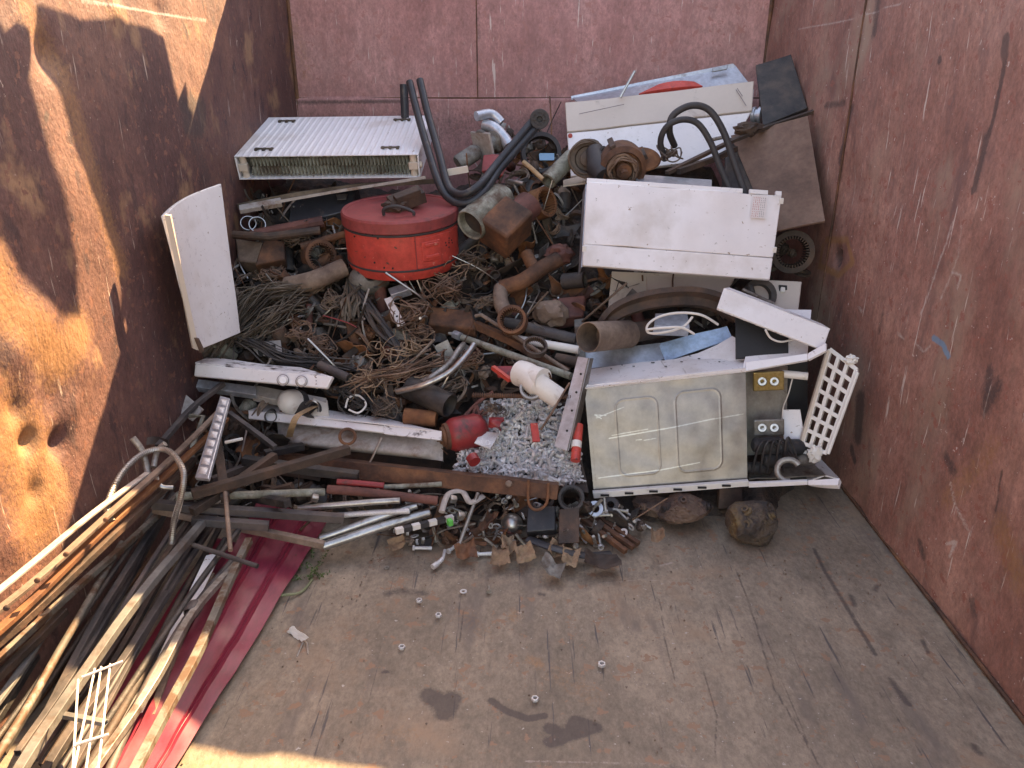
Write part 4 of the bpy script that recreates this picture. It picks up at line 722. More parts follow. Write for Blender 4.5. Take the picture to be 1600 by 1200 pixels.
# long steel tube with a blue nut
t = thing('long_steel_tube', 'long pale steel tube with a blue-white nut at its upper left end', 'tube', PY(705, 521, 2.72))
tubething('tube', 'olive_metal', [(722, 527, 2.68), (892, 588, 2.40)], .0125, '', '', 16, parent=t, sm=False); tubething('thread', 'zinc', [(702, 519, 2.71), (724, 528, 2.68)], .008, '', '', 12, parent=t, sm=False); tubething('nut', 'galv_blue', [(710, 522, 2.695), (719, 526, 2.675)], .017, '', '', 6, parent=t, sm=False)
tubething('brown_bar', 'rust', [(742, 507, 2.70), (800, 533, 2.62), (885, 582, 2.48)], .013, 'brown rusty bar running parallel above the long steel tube', 'bar', sm=False, square=True)
t = tubething('iron_bar', 'rust_pale', [(742, 494, 2.70), (752, 492, 2.70), (815, 532, 2.58), (888, 580, 2.46)], .007, 'thin bent brown rod just above the brown bar', 'rod', 8, sm=False)
tubething('white_tube', 'plastic_white', [(775, 524, 2.68), (905, 547, 2.56)], .015, 'white plastic tube passing behind the thin dark stator ring', 'tube', 16, sm=False)
tubething('black_pipe', 'dark_tube', [(778, 500, 2.7), (900, 530, 2.6)], .02, 'black pipe above the white plastic tube', 'pipe', 12, sm=False)
tubething('rebar', 'rust', [(738, 618, 2.36), (900, 621, 2.33)], .007, 'brown ribbed reinforcing bar lying along the top of the bolts', 'rebar', 8, sm=False)
t = bpy.data.objects[-1] if False else None
mb = MB(); a_, b_ = PY(740, 617, 2.358), PY(898, 620, 2.328)
for k in range(46): p = a_.lerp(b_, k / 45); mb.tube([p - Vector((.0012, 0, 0)), p + Vector((.0012, .0, .0))], .0088, 8)
o = mb.build('rib', 'rust', None, world=True); rb = bpy.data.objects['rebar']; off = o.location - rb.location; o.parent = rb; o.location = off
# chrome curved handles
tubething('curved_chrome_tube', 'steel_dull', [(636, 605, 2.46), (672, 590, 2.46), (700, 570, 2.50), (716, 548, 2.54), (724, 538, 2.6)], .0105, 'upper one of two curved chrome tubes left of the long steel tube', 'handle', 14)
tubething('curved_chrome_tube', 'steel', [(620, 612, 2.42), (660, 602, 2.40), (700, 583, 2.42), (728, 556, 2.46), (741, 538, 2.5)], .0105, 'lower one of two curved chrome tubes left of the long steel tube', 'handle', 14)
# white elbow
tubething('white_elbow_pipe', 'plastic_white', [(812, 583, 2.40), (826, 588, 2.37), (845, 603, 2.33), (872, 622, 2.32)], [.044] * 8 + [.044] * 8 + [.036] * 9, 'white plastic elbow pipe below the right end of the long steel tube', 'elbow pipe', 24, hollow=.9)
t = thing('red_bracket', 'bright red V-shaped metal bracket left of the white elbow', 'bracket', PY(800, 600, 2.42))
tubething('arm', 'red_paint', [(770, 574, 2.46), (797, 594, 2.40)], .007, '', '', parent=t, sm=False, square=True); tubething('arm', 'red_paint', [(797, 594, 2.40), (826, 572, 2.42)], .007, '', '', parent=t, sm=False, square=True); plate('web', 'red_worn', [(779, 590, 2.46), (800, 595, 2.43), (806, 572, 2.48), (770, 572, 2.48)], th=.003, dent=.006, parent=t)
# red compressor
A0, A1 = PY(686, 684, 2.30), PY(748, 682, 2.42); M2 = axis(A0, A0 + Vector((.9, .35, .05))); t = thing('red_compressor', 'red round gas vessel with a ribbed brown neck at the left of the bolts', 'pressure vessel', M2.copy())
MB().lathe([(.03, .02), (.045, .03), (.055, .045), (.058, .06), (.058, .13), (.05, .15), (.03, .165), (0, .17)], 36).build('shell', 'red_worn', t)
MB().lathe([(0, -.008), (.013, -.008), (.014, 0), (.022, .002), (.024, .008), (.033, .010), (.035, .018), (.044, .020), (.046, .034), (.03, .036)], 36).build('neck', 'rust', t)
t = plate('zinc_plate', 'zinc', [(741, 692, 2.26), (766, 702, 2.24), (781, 676, 2.30), (752, 673, 2.32)], th=.004, dent=.002, bevel=.001); tag(t, 'bent zinc plate with a washer on it beside the red vessel', 'plate')
p = PY(762, 692, 2.245); tag(MB().ring(.010, .005, .002, 20).build('washer', 'zinc'), 'washer stuck on the bent zinc plate', 'washer'); bpy.data.objects['washer'].matrix_world = axis(p, p + Vector((0, -.6, .8)))
t = plate('red_round_piece', 'red_worn', [(763, 668, 2.30), (780, 668, 2.28), (788, 652, 2.32), (764, 652, 2.32)], th=.02, dent=.01, warp=lambda u, v: .02 * math.sin(u * 3.14) * math.sin(v * 3.14)); tag(t, 'round red cap lying on the bolts above the zinc plate', 'cap')
tubething('red_pin', 'red_worn', [(737, 714, 2.22), (742, 722, 2.20)], .02, 'short red cylinder at the lower left of the bolts', 'pin', 14, sm=False); tubething('red_lever', 'red_paint', [(834, 662, 2.32), (838, 690, 2.27)], .012, 'red lever sticking out of the bolts right of centre', 'lever', sm=False, square=True, flat=.4)
t = thing('red_white_cylinder', 'red cylinder with a white band standing beside the cabinet', 'cylinder', PY(900, 700, 2.26)); tubething('tube', 'red_paint', [(899, 720, 2.22), (904, 664, 2.32)], .016, '', '', 14, parent=t, sm=False); tubething('band', 'plastic_white', [(900, 700, 2.253), (901, 690, 2.270)], .0175, '', '', 14, parent=t, sm=False)
# rusty channels
t = thing('rusty_channel', 'long brown rusty steel channel holding back the bolts, crossing the centre', 'channel', PY(640, 740, 2.2))
plate('web', 'rust', [(428, 736, 2.30), (870, 781, 2.06), (873, 758, 2.08), (430, 709, 2.33)], th=.008, dent=.003, parent=t, n=(50, 4), bevel=.002)
plate('flange', 'rust', [(430, 709, 2.33), (873, 758, 2.08), (873, 753, 2.13), (430, 704, 2.39)], th=.005, dent=.003, parent=t, n=(50, 2))
for q in ((498, 731, 2.262), (795, 756, 2.09), (710, 765, 2.15)): M2 = axis(pt(q), CAM); MB().lathe([(.011, -.006), (.011, .001), (.008, .005), (0, .006)], 18, M2).build('rivet', 'rust_pale', t, world=True)
t = thing('rusty_channel', 'shorter dark brown channel with a rivet above and behind the long one', 'channel', PY(480, 700, 2.45))
plate('web', 'rust_dark', [(432, 704, 2.44), (690, 738, 2.34), (690, 720, 2.36), (434, 682, 2.47)], th=.01, dent=.004, parent=t, n=(30, 4), bevel=.002)
M2 = axis(PY(479, 699, 2.425), CAM); MB().lathe([(.010, -.006), (.010, .001), (0, .005)], 16, M2).build('rivet', 'rust_pale', t, world=True)
tubething('iron_rod', 'rust', [(826, 750, 2.07), (826, 785, 2.05), (838, 797, 2.04), (854, 786, 2.05), (857, 755, 2.07)], .0045, 'U-shaped rusty rod hooked over the right end of the long channel', 'U-bolt', 8)
# knob panel, metal strip, fluorescent tray
t = thing('control_panel', 'white cooker control panel with two round knobs and dirt on its top', 'control panel', PY(410, 600, 2.5))
plate('front', 'enamel', [(303, 588, 2.42), (510, 607, 2.34), (520, 588, 2.36), (305, 568, 2.44)], th=.02, dent=.002, parent=t, n=(20, 4), bevel=.004)
plate('top', 'enamel_dirty', [(305, 568, 2.44), (520, 588, 2.36), (470, 574, 2.52), (325, 558, 2.56)], th=.004, dent=.006, parent=t, n=(20, 6))
for q in ((442, 594, 2.362), (471, 596, 2.352)):
    M2 = axis(pt(q), CAM); MB().ring(.0195, .0165, .004, 32, M=M2).build('knob_ring', 'ink_dark', t, world=True); kb = MB().lathe([(.017, -.006), (.017, .003), (.0155, .005), (.0145, .003), (.0125, .012), (.0115, .014), (0, .014)], 28, M2).build('knob', 'enamel', t, world=True)
for dx in (0, 1, 2): MB().box((0, 0, 0), (.003, .002, .003), Matrix.Translation(PY(494, 590 + dx * 5, 2.345))).build('print_mark', 'ink_dark', t, world=True, smooth=False)
t = plate('metal_strip', 'galv_blue', [(299, 604, 2.46), (400, 617, 2.44), (400, 603, 2.47), (299, 591, 2.49)], th=.03, dent=.003, n=(14, 3), bevel=.002); tag(t, 'blue-grey metal strip directly below the control panel', 'strip')
t = plate('worn_strip', 'worn_cream', [(395, 616, 2.45), (510, 640, 2.44), (510, 622, 2.48), (397, 600, 2.50)], th=.03, dent=.005, n=(14, 3), bevel=.002); tag(t, 'worn grey-cream strip continuing right of the blue-grey strip', 'strip')
t = thing('lamp_tray', 'long white fluorescent lamp tray lying across the heap above the channels', 'lamp tray', PY(540, 680, 2.35))
def trayf(u, v):
    a = [PY(436, 690, 2.40), PY(692, 716, 2.28), PY(692, 678, 2.34), PY(432, 655, 2.45)]; q = bil(a, u, v); return q + Vector((0, -.045 * math.sin(v * 3.14) * min(1, u * 8, (1 - u) * 8), -.01))
MB().sheet(40, 14, trayf, .01).build('diffuser', 'worn_cream', t, world=True)
plate('rim', 'enamel', [(388, 654, 2.42), (600, 676, 2.32), (600, 665, 2.34), (388, 641, 2.44)], th=.012, dent=.001, parent=t, n=(20, 2), bevel=.002)
plate('burnt_rim', 'enamel_dirty', [(600, 678, 2.318), (690, 688, 2.27), (690, 674, 2.29), (600, 665, 2.338)], th=.012, dent=.004, parent=t, n=(14, 3))
plate('top_face', 'enamel', [(388, 641, 2.44), (690, 674, 2.29), (600, 655, 2.42), (425, 628, 2.56)], th=.004, dent=.006, parent=t, n=(20, 4))
M2 = axis(PY(543, 682, 2.285), CAM); tag(MB().ring(.030, .020, .012, 32).build('rusty_ring', 'rust', bevel=.003), 'flat rusty ring hanging on the front of the lamp tray', 'ring'); bpy.data.objects['rusty_ring'].matrix_world = M2
t = MB().sheet(3, 20, lambda u, v: smooth_path([PY(452, 683, 2.33), PY(456, 668, 2.28), PY(464, 650, 2.28), (PY(480, 640, 2.34)), PY(492, 634, 2.42)], 5)[int(round(v * 20))] + Vector((.022 * (u - .5), 0, 0)), .003).build('leather_strap', 'wood', world=True); tag(t, 'brown leather strap folded over the lamp tray rim', 'strap')
# helmet-like white dome with hose clamp
M2 = axis(PY(455, 628, 2.44), PY(455, 628, 2.44) + Vector((-.3, -.7, .4))); t = thing('white_dome', 'white round plastic dome with a black half above the lamp tray', 'dome', M2.copy())
MB().lathe([(0, .045), (.02, .042), (.035, .032), (.043, .012), (.045, -.01)], 28).build('shell', 'plastic_white', t); MB().lathe([(.047, -.04), (.049, -.01), (.046, -.008)], 28).build('black_rim', 'black_rubber', t)
tubething('hose_clamp', 'steel', [(478, 632, 2.38), (487, 626, 2.37), (497, 632, 2.37), (497, 643, 2.38)], .003, 'thin round hose clamp on the black rubber end above the strap', 'clamp', 8)
tubething('rubber_end', 'black_rubber', [(465, 640, 2.45), (492, 640, 2.40)], .03, 'black rubber pipe end between the white dome and the lamp tray', 'rubber pipe', 16, sm=False, hollow=.8)
t = plate('cream_bracket', 'cream_paint', [(480, 648, 2.40), (515, 652, 2.40), (512, 625, 2.48), (490, 620, 2.48)], th=.012, dent=.008, bevel=.003); tag(t, 'broken cream plastic bracket on the lamp tray right of the strap', 'bracket')
# chrome strip of lights
t = thing('light_strip', 'chrome strip with a row of square glass cells leaning at the left', 'light strip', PY(330, 740, 2.0))
s4 = [PY(304, 746, 1.86), PY(325, 748, 1.84), PY(359, 622, 2.20), PY(344, 618, 2.22)]; sn = (s4[1] - s4[0]).cross(s4[3] - s4[0]).normalized()
MB().sheet(2, 12, lambda u, v: bil(s4, u, v), .012).build('housing', 'galv_blue', t, world=True, bevel=.002)
for k in range(9):
    v0, v1 = .04 + k * .105, .04 + k * .105 + .075; MB().sheet(4, 4, lambda u, v: bil(s4, .2 + .6 * u, v0 + (v1 - v0) * v) + sn * (.002 + .008 * math.sin(u * 3.14) * math.sin(v * 3.14)), .004).build('glass_cell', 'zinc', t, world=True)
# lever lock plate, small plates
t = thing('lock_plate', 'white metal door lock plate with a keyhole in the middle of the heap', 'lock plate', PY(618, 495, 2.75)); l4 = [PY(621, 510, 2.66), PY(634, 507, 2.66), PY(611, 463, 2.78), PY(600, 467, 2.78)]; ln = (l4[1] - l4[0]).cross(l4[3] - l4[0]).normalized()
MB().sheet(2, 6, lambda u, v: bil(l4, u, v), .004).build('plate', 'enamel_clean', t, world=True, bevel=.001)
M2 = axis(bil(l4, .5, .32), bil(l4, .5, .32) + ln); MB().lathe([(.0045, -.002), (.0045, .001), (0, .001)], 14, M2).build('keyhole', 'ink_black', t, world=True); M2 = axis(bil(l4, .5, .75), bil(l4, .5, .75) + ln); MB().lathe([(.0, .006), (.006, .005), (.007, .0), (.011, .001), (.012, -.002)], 18, M2).build('handle_ring', 'steel', t, world=True)
t = thing('white_slotted_plate', 'pale green-white plate with square notches above the control panel', 'plate', PY(415, 550, 2.6)); plate('sheet', 'worn_cream', [(405, 556, 2.58), (441, 552, 2.58), (438, 531, 2.64), (386, 535, 2.64)], th=.004, dent=.003, parent=t, bevel=.001)
for q in ([(404, 556), (411, 556), (411, 543), (402, 543)], [(423, 553), (431, 553), (430, 538), (421, 539)]): plate('notch', 'ink_black', [(x, y, 2.575 - (0)) if y > 548 else (x, y, 2.60) for x, y in q], th=.003, dent=0, parent=t)
t = plate('cream_bracket', 'worn_cream', [(262, 632, 2.36), (300, 658, 2.30), (318, 640, 2.32), (285, 612, 2.40)], th=.006, dent=.012, bevel=.001); tag(t, 'pale bent bracket plate against the left wall below the control panel', 'bracket')
tubething('yellow_bar', 'olive_metal', [(296, 650, 2.26), (318, 650, 2.26), (300, 700, 2.2)], .006, 'yellow-grey bent bar below the pale bracket plate', 'bar', sm=False, square=True)
# lumps on the floor at the right
def lump(name, mat, c, r, sc, seed, label, cat, amp=.3, z=None):
    p = pt(c); mb = MB().lump(r, 4, amp, 1.6, seed, sc, Matrix.Translation(p)); return tag(mb.build(name, mat, world=True), label, cat)
def crushed(name, mat, c, r, sc, seed, label, cat):       # sheet metal and castings crushed into a faceted bale
    p = pt(c); random.seed(seed); mb = MB(); planes = [Vector((random.gauss(0, 1), random.gauss(0, 1), random.gauss(0, 1))).normalized() for _ in range(16)]; ds = [random.uniform(.62, .98) for _ in planes]
    import bmesh
    bm = bmesh.new(); bmesh.ops.create_icosphere(bm, subdivisions=5, radius=1); vs = []
    for v in bm.verts:
        n = v.co.normalized(); k = min([d / max(.05, n.dot(q)) for q, d in zip(planes, ds)] + [1.15]); k += .07 * abs(noise.noise(n * 4 + Vector((seed, 0, 0)))) - .10 * abs(noise.noise(n * 9 + Vector((seed, 5, 0)))); vs.append((n.x * k * r * sc[0], n.y * k * r * sc[1], n.z * k * r * sc[2]))
    mb.add(vs, [tuple(x.index for x in f.verts) for f in bm.faces], Matrix.Translation(p)); bm.free()
    o = mb.build(name, mat, world=True, ang=24); tag(o, label, cat); MW[o.name] = Matrix.Translation(o.location)
    for k in range(3):
        d = Vector((random.uniform(-1, 1), -random.uniform(.2, 1), random.uniform(-.2, 1))).normalized(); a = p + Vector((d.x * sc[0], d.y * sc[1], d.z * sc[2])) * r * .8
        MB().lathe([(0, -.01), (r * .26, -.01), (r * .26, .006), (r * .16, .008), (r * .16, .016), (r * .08, .016), (r * .08, .006), (0, .006)], 16, axis(a, a + d)).build('boss', mat, o, world=True)
    return o
crushed('crushed_casting', 'yellow_lump', (1175, 818, 2.11), .075, (1.05, .8, 1.0), 3, 'crushed brown and yellow lump on the floor right of the rest under the cabinet', 'crushed part')
crushed('crushed_casting', 'brown_lump', (1070, 792, 2.2), .07, (1.3, .9, .75), 8, 'grey-brown crushed lump under the middle of the cabinet', 'crushed part')
crushed('crushed_casting', 'brown_lump', (1020, 790, 2.24), .05, (1.3, .9, .7), 12, 'smaller dark lump left of the grey-brown one under the cabinet', 'crushed part')
t = plate('dark_steel_piece', 'rust_dark', [(1122, 795, 2.24), (1160, 795, 2.24), (1160, 762, 2.26), (1124, 762, 2.26)], th=.03, dent=.006, bevel=.003); tag(t, 'square dark steel piece between the two crushed lumps', 'steel piece')
# top-left flat things under the radiator
t = plate('stone_strip', 'worn_cream', [(374, 328, 3.0), (440, 317, 3.05), (438, 308, 3.08), (373, 320, 3.03)], th=.02, dent=.003, bevel=.002); tag(t, 'pale flat strip below the left end of the radiator', 'strip')
tubething('thin_trim', 'strip_metal', [(372, 322, 3.06), (455, 305, 3.1), (560, 290, 3.15), (680, 283, 3.1)], .009, 'long dark flat bar lying under the radiator', 'bar', sm=False, square=True)
tubething('thin_trim', 'worn_cream', [(430, 316, 3.02), (520, 300, 3.06), (665, 277, 3.08)], .005, 'thin pale trim beside the long dark bar under the radiator', 'trim', sm=False, square=True)
t = plate('dark_cabinet', 'black_paint', [(450, 350, 3.05), (545, 330, 3.12), (560, 292, 3.25), (455, 312, 3.2)], th=.06, dent=.006, bevel=.004); tag(t, 'dark metal case under the radiator left of the red drum', 'case')
plate('chrome_emblem_plate', 'steel', [(527, 312, 3.14), (541, 311, 3.14), (543, 303, 3.17), (525, 304, 3.17)], th=.003, dent=.001, parent=None); e = bpy.data.objects['chrome_emblem_plate']; tag(e, 'small bright oval plate on the dark case under the radiator', 'plate')
tubething('white_bar', 'cream_paint', [(690, 271, 3.08), (731, 264, 3.1)], .012, 'short cream bar to the right of the radiator corner', 'bar', sm=False, square=True)
# old cylinders and box behind the drum
M2 = axis(PY(735, 352, 2.86), PY(790, 305, 3.02)); t = thing('perforated_cylinder', 'grey-green dented metal cylinder with an open end right of the red drum', 'cylinder', M2.copy()); LL = (PY(790, 305, 3.02) - PY(735, 352, 2.86)).length
mb = MB().lathe([(.045, .05), (.055, .02), (.052, 0), (.058, -.004), (.062, .004), (.060, .03), (.063, .05), (.060, .06), (.060, LL * .8), (.063, LL * .82), (.055, LL * .95), (.03, LL), (0, LL)], 32, fn=lambda q: tuple(Vector(q) * (1 + .05 * noise.noise(Vector(q) * 20)))); mb.build('shell', 'olive_metal', t); MB().lathe([(0, .03), (.052, .03)], 24).build('inner_end', 'grease', t)
A = M2 @ Matrix.Rotation(-1.2, 4, 'Z'); 
M3 = axis(PY(770, 375, 2.84), PY(835, 312, 3.0)); t = thing('brown_motor_box', 'brown rusty square motor housing right of the grey-green cylinder', 'motor housing', M3.copy()); LL = (PY(835, 312, 3.0) - PY(770, 375, 2.84)).length
MB().tube([(0, 0, 0), (0, 0, LL * .62)], .066, square=True, M=Matrix.Rotation(.5, 4, 'Z')).build('casing', 'rust', t, bevel=.010); MB().tube([(0, 0, LL * .6), (0, 0, LL * .9)], .055, 24).build('end_bell', 'rust_red', t, bevel=.006)
lump('round_casting', 'rust_pale', (783, 303, 3.06), .035, (1, 1, 1), 22, 'round grey cast knob between the cylinder and the motor box', 'knob', .15)
M3 = axis(PY(715, 256, 3.25), PY(752, 232, 3.3)); t = thing('small_filter', 'small grey cylinder right of the radiator', 'cylinder', M3.copy()); MB().lathe([(0, 0), (.03, 0), (.034, .006), (.034, .09), (.028, .1), (.02, .11), (0, .11)], 24).build('shell', 'grey_cast', t)
M3 = axis(PY(753, 228, 3.3), PY(800, 210, 3.4)); t = thing('grey_angle_gearbox', 'grey cast gearbox with flanges behind the bent black tube', 'gearbox', M3.copy())
MB().lathe([(0, 0), (.06, 0), (.065, .01), (.04, .015), (.038, .05), (.05, .06), (.055, .10), (.03, .12), (0, .12)], 24).build('housing', 'grey_cast', t); MB().box((.0, 0, .005), (.13, .11, .012)).build('flange', 'worn_cream', t, bevel=.004)
MB().tube(smooth_path([(.0, .06, .12), (.03, .10, .10), (.04, .11, .03)], 5), .02, 12).build('arm', 'galv_blue', t)
tubething('curved_casting', 'galv_blue', [(756, 195, 3.36), (772, 200, 3.34), (788, 216, 3.32), (795, 228, 3.3)], .024, 'grey curved cast arm above the gearbox', 'arm', 14)
t = plate('pink_grille', 'red_lid', [(752, 268, 3.18), (785, 275, 3.16), (800, 247, 3.24), (755, 242, 3.24)], th=.02, dent=.004, warp=lambda u, v: .015 * math.sin(u * 3.1), bevel=.003); tag(t, 'pinkish plastic grille behind the bent black tube', 'grille')
tubething('wooden_stick', 'wood', [(818, 253, 3.1), (830, 263, 3.07), (848, 280, 3.05)], [.008, .010, .010] if False else .009, 'light wooden tool handle left of the white casing', 'handle', sm=True)
tubething('white_bottle', 'olive_metal', [(856, 283, 3.08), (893, 245, 3.2)], .032, 'grey metal cylinder with an open end against the left edge of the white casing', 'cylinder', 20, sm=False, hollow=.7)
tubething('faucet', 'steel', [(795, 283, 3.04), (808, 285, 3.0), (818, 287, 2.98)], .008, 'small shiny tap beside the wooden handle', 'tap', 10)
mb = MB(); c_ = PY(845, 240, 3.4); M3 = axis(c_, c_ + Vector((.1, -.9, .3))); tag(MB().ring(.085, .068, .05, 40, M=M3).build('black_ring', 'black_rubber', world=True), 'large dark rubber ring at the back left of the white casing', 'ring')
t = plate('blue_paper', 'sky_blue_paint', [(843, 250, 3.38), (866, 250, 3.38), (866, 239, 3.40), (842, 239, 3.40)], th=.004, dent=.003); tag(t, 'small sky-blue plate inside the dark rubber ring', 'plate')
# rusty exhaust manifold
t = thing('exhaust_manifold', 'rusty brown cast manifold with a diagonal tube in the middle right of the heap', 'manifold', PY(820, 450, 2.8))
tubething('main_tube', 'rust', [(783, 450, 2.80), (815, 440, 2.80), (845, 420, 2.84), (872, 405, 2.88)], .030, '', '', 18, parent=t); tubething('branch', 'rust', [(822, 395, 2.9), (832, 415, 2.86), (842, 428, 2.82)], .024, '', '', 14, parent=t); tubething('branch', 'rust_pale', [(783, 450, 2.80), (782, 470, 2.74), (790, 490, 2.7)], .028, '', '', 14, parent=t)
MB().lump(.045, 3, .35, 2, 30, (1.2, .8, .8), Matrix.Translation(PY(875, 398, 2.9))).build('end_flange', 'rust_red', t, world=True); MB().lump(.05, 3, .3, 2, 31, (1.2, .8, 1), Matrix.Translation(PY(860, 490, 2.68))).build('outlet', 'rust_pale', t, world=True)
t = plate('rust_box', 'rust', [(668, 505, 2.70), (742, 512, 2.66), (738, 483, 2.74), (672, 478, 2.78)], th=.06, dent=.008, bevel=.008); tag(t, 'brown rusted box plate above the blue nut of the long tube', 'box')
t = plate('rust_box', 'rust_red', [(858, 498, 2.68), (912, 492, 2.70), (915, 460, 2.78), (862, 466, 2.78)], th=.06, dent=.006, bevel=.006); tag(t, 'brown rusted block beside the grey upright bar', 'block')
tubething('brown_gutter', 'rust_pale', [(450, 447, 2.84), (490, 438, 2.82), (538, 418, 2.88)], .036, 'grey-brown half pipe left below the red drum', 'pipe', 18, hollow=.85)
M3 = axis(PY(578, 435, 2.84), CAM + Vector((.3, 0, .6))); t = thing('grey_cast_cover', 'grey cast cover with round holes below the left side of the red drum', 'cover', M3.copy())
MB().lathe([(.012, .03), (.02, .036), (.04, .03), (.06, .012), (.068, -.01), (.066, -.03)], 28, fn=lambda q: (q[0] * 1.15, q[1] * .9, q[2] + .006 * noise.noise(Vector(q) * 30))).build('shell', 'grey_cast', t)
for a in range(5): q = Vector((.046 * math.cos(a * 1.26), .036 * math.sin(a * 1.26), .024)); MB().lathe([(.009, 0), (.009, .004), (0, .004)], 12, Matrix.Translation(q)).build('hole', 'ink_black', t)
t = plate('grey_box_end', 'galv_blue', [(610, 461, 2.76), (640, 452, 2.76), (634, 441, 2.80), (606, 451, 2.80)], th=.03, dent=.002, bevel=.002); tag(t, 'small grey metal box under the grey cast cover', 'box')
t = thing('junction_box', 'brown rusty box joined to a grey case at the left of the heap', 'box', PY(400, 400, 2.95)); plate('grey_case', 'rust_pale', [(372, 408, 2.92), (405, 412, 2.9), (410, 378, 2.96), (367, 372, 3.0)], th=.08, dent=.01, parent=t, bevel=.008); plate('brown_box', 'rust', [(398, 415, 2.87), (445, 405, 2.9), (444, 376, 2.96), (412, 374, 2.95)], th=.07, dent=.006, parent=t, bevel=.006)
tubething('steel_bars', 'rust_red', [(393, 368, 2.96), (505, 346, 3.02)], .022, 'brown rusty bar at the left below the dark case', 'bar', 10, sm=False); tubething('steel_bars', 'rust_dark', [(365, 367, 2.94), (420, 370, 2.92), (500, 360, 2.98)], .016, 'darker bar under the brown rusty bar', 'bar', 10, sm=False)
for q, r_ in (((388, 350, 3.0), .030), ((402, 352, 2.98), .032)): M3 = axis(pt(q), pt(q) + Vector((.3, -.7, .5))); tag(MB().ring(r_, r_ - .003, .02, 32, M=M3).build('thin_hoop', 'steel', world=True), 'thin bright hoop, %s of two left of the brown bar' % ('left one' if q[0] < 395 else 'right one'), 'hoop')
# ============================================================ PIPE PILE AT THE LEFT
def bl(pts): return [PZ(*q) for q in pts]
def ptube(name, mat, pts, r, label, cat='bar', sq=True, n=6, flat=1.0, hollow=.0, sm=True, group=None):
    p = bl(pts); p = smooth_path(p, n) if (sm and len(p) > 2) else p
    q = []                                             # more points so that the bar can be slightly bent
    for i in range(len(p) - 1):
        for k in range(6): q.append(p[i].lerp(p[i + 1], k / 6))
    q.append(p[-1]); r = r * .68; q = [v + Vector((noise.noise(v * 2.2), 0, noise.noise(v * 2.2 + Vector((9, 0, 0))))) * .012 for v in q]
    return tag(MB().tube(q, r, 12, square=sq, flat=flat, hollow=hollow or (.78 if flat == 1.0 else 0)).build(name, mat, world=True, bevel=.0012 if sq else 0), label, cat, group)
# maroon roofing sheet
sh = [PZ(150, 1260, .05), PZ(232, 1270, .02), PZ(512, 812, .04), PZ(405, 778, .10)]
def roof(u, v):
    q = bil(sh, u, v); k = 0
    for c in (.30, .36, .68, .74): k += .009 * max(0, 1 - abs(u - c) / .025)
    return q + Vector((0, 0, k + .006 * noise.noise(q * 5) + .004 * noise.noise(q * 17)))
t = MB().sheet(70, 50, roof, .003).build('roof_sheet', 'maroon', world=True, ang=25); tag(t, 'dark red ribbed roofing sheet lying under the long bars at the lower left', 'roofing sheet')
sh2 = [PZ(60, 1260, .045), PZ(170, 1262, .05), PZ(420, 850, .07), PZ(330, 830, .06)]
t = MB().sheet(40, 40, lambda u, v: bil(sh2, u, v) + Vector((0, 0, -.02 + .008 * max(0, 1 - abs(u - .5) / .03) + .006 * noise.noise(Vector((u * 4, v * 4, 3))))), .003).build('roof_sheet', 'maroon', world=True, ang=25); tag(t, 'second dark red roofing sheet mostly hidden by the bars left of the first', 'roofing sheet')
sh3 = [PZ(205, 1115, .08), PZ(222, 1112, .08), PZ(347, 862, .10), PZ(322, 868, .11)]
t = MB().sheet(3, 20, lambda u, v: bil(sh3, u, v), .003).build('white_strip', 'enamel', world=True); tag(t, 'narrow white strip between the bars and the dark red sheet', 'strip')
t = ptube('angle_bar', 'worn_cream', [(-70, 970, .42), (110, 835, .40), (229, 742, .38)], .012, 'topmost cream flat bar against the left wall', flat=.4)
t = ptube('angle_bar', 'rust_pale', [(-70, 1000, .39), (150, 828, .38), (345, 640, .38)], .013, 'worn bar with dark rivets just below the topmost cream bar', flat=.5)
for k, (x, y) in enumerate(((10, 950), (58, 907), (103, 866), (165, 812))):
    M2 = axis(PZ(x, y, .402), CAM); o = MB().lathe([(.006, -.01), (.006, .003), (.003, .005), (0, .005)], 12, M2).build('rivet', 'rust', None, world=True); off = o.location - t.location; o.parent = t; o.location = off
ptube('angle_bar', 'rust_orange', [(-70, 1040, .36), (120, 873, .35), (352, 655, .34)], .014, 'orange-brown bar below the riveted bar', flat=.6)
ptube('angle_bar', 'rust_dark', [(-70, 1058, .33), (160, 858, .32), (300, 720, .30)], .012, 'brown bar tucked under the orange-brown bar')
ptube('square_tube', 'cream_tube', [(-60, 1080, 0.216), (80, 958, 0.209), (200, 850, 0.194), (280, 770, 0.180)], .011, 'flaking cream square tube below the brown bars')
ptube('square_tube', 'rust_dark', [(-60, 1110, 0.187), (60, 1000, 0.180), (105, 955, 0.180)], .013, 'short flaking cream tube end at the left edge')
ptube('square_tube', 'grey_tube', [(-50, 1160, 0.158), (40, 1040, 0.158), (88, 965, 0.158)], .012, 'pale flat bar end at the left edge under the cream tubes', flat=.6)
ptube('round_tube', 'cream_tube', [(-30, 1230, 0.144), (30, 1130, 0.151), (90, 1025, 0.158), (135, 950, 0.173), (190, 850, 0.173)], .013, 'long yellowish bent pipe full of rust spots at the lower left', 'pipe', sq=False)
t = ptube('square_tube', 'grey_tube', [(5, 1260, 0.187), (90, 1115, 0.194), (180, 982, 0.202), (290, 848, 0.194), (345, 775, 0.173)], .015, 'longest grey square tube of a frame, running through the lower left', 'frame tube')
ptube('cross_bar', 'grey_tube', [(92, 1115, 0.184), (165, 1130, 0.180)], .008, 'short cross bar joining the long grey frame tube near the wire rack', 'cross bar')
ptube('cross_bar', 'dark_tube', [(278, 848, 0.173), (402, 886, 0.158)], .010, 'dark cross bar at the upper end of the long grey frame tube', 'cross bar', sq=False)
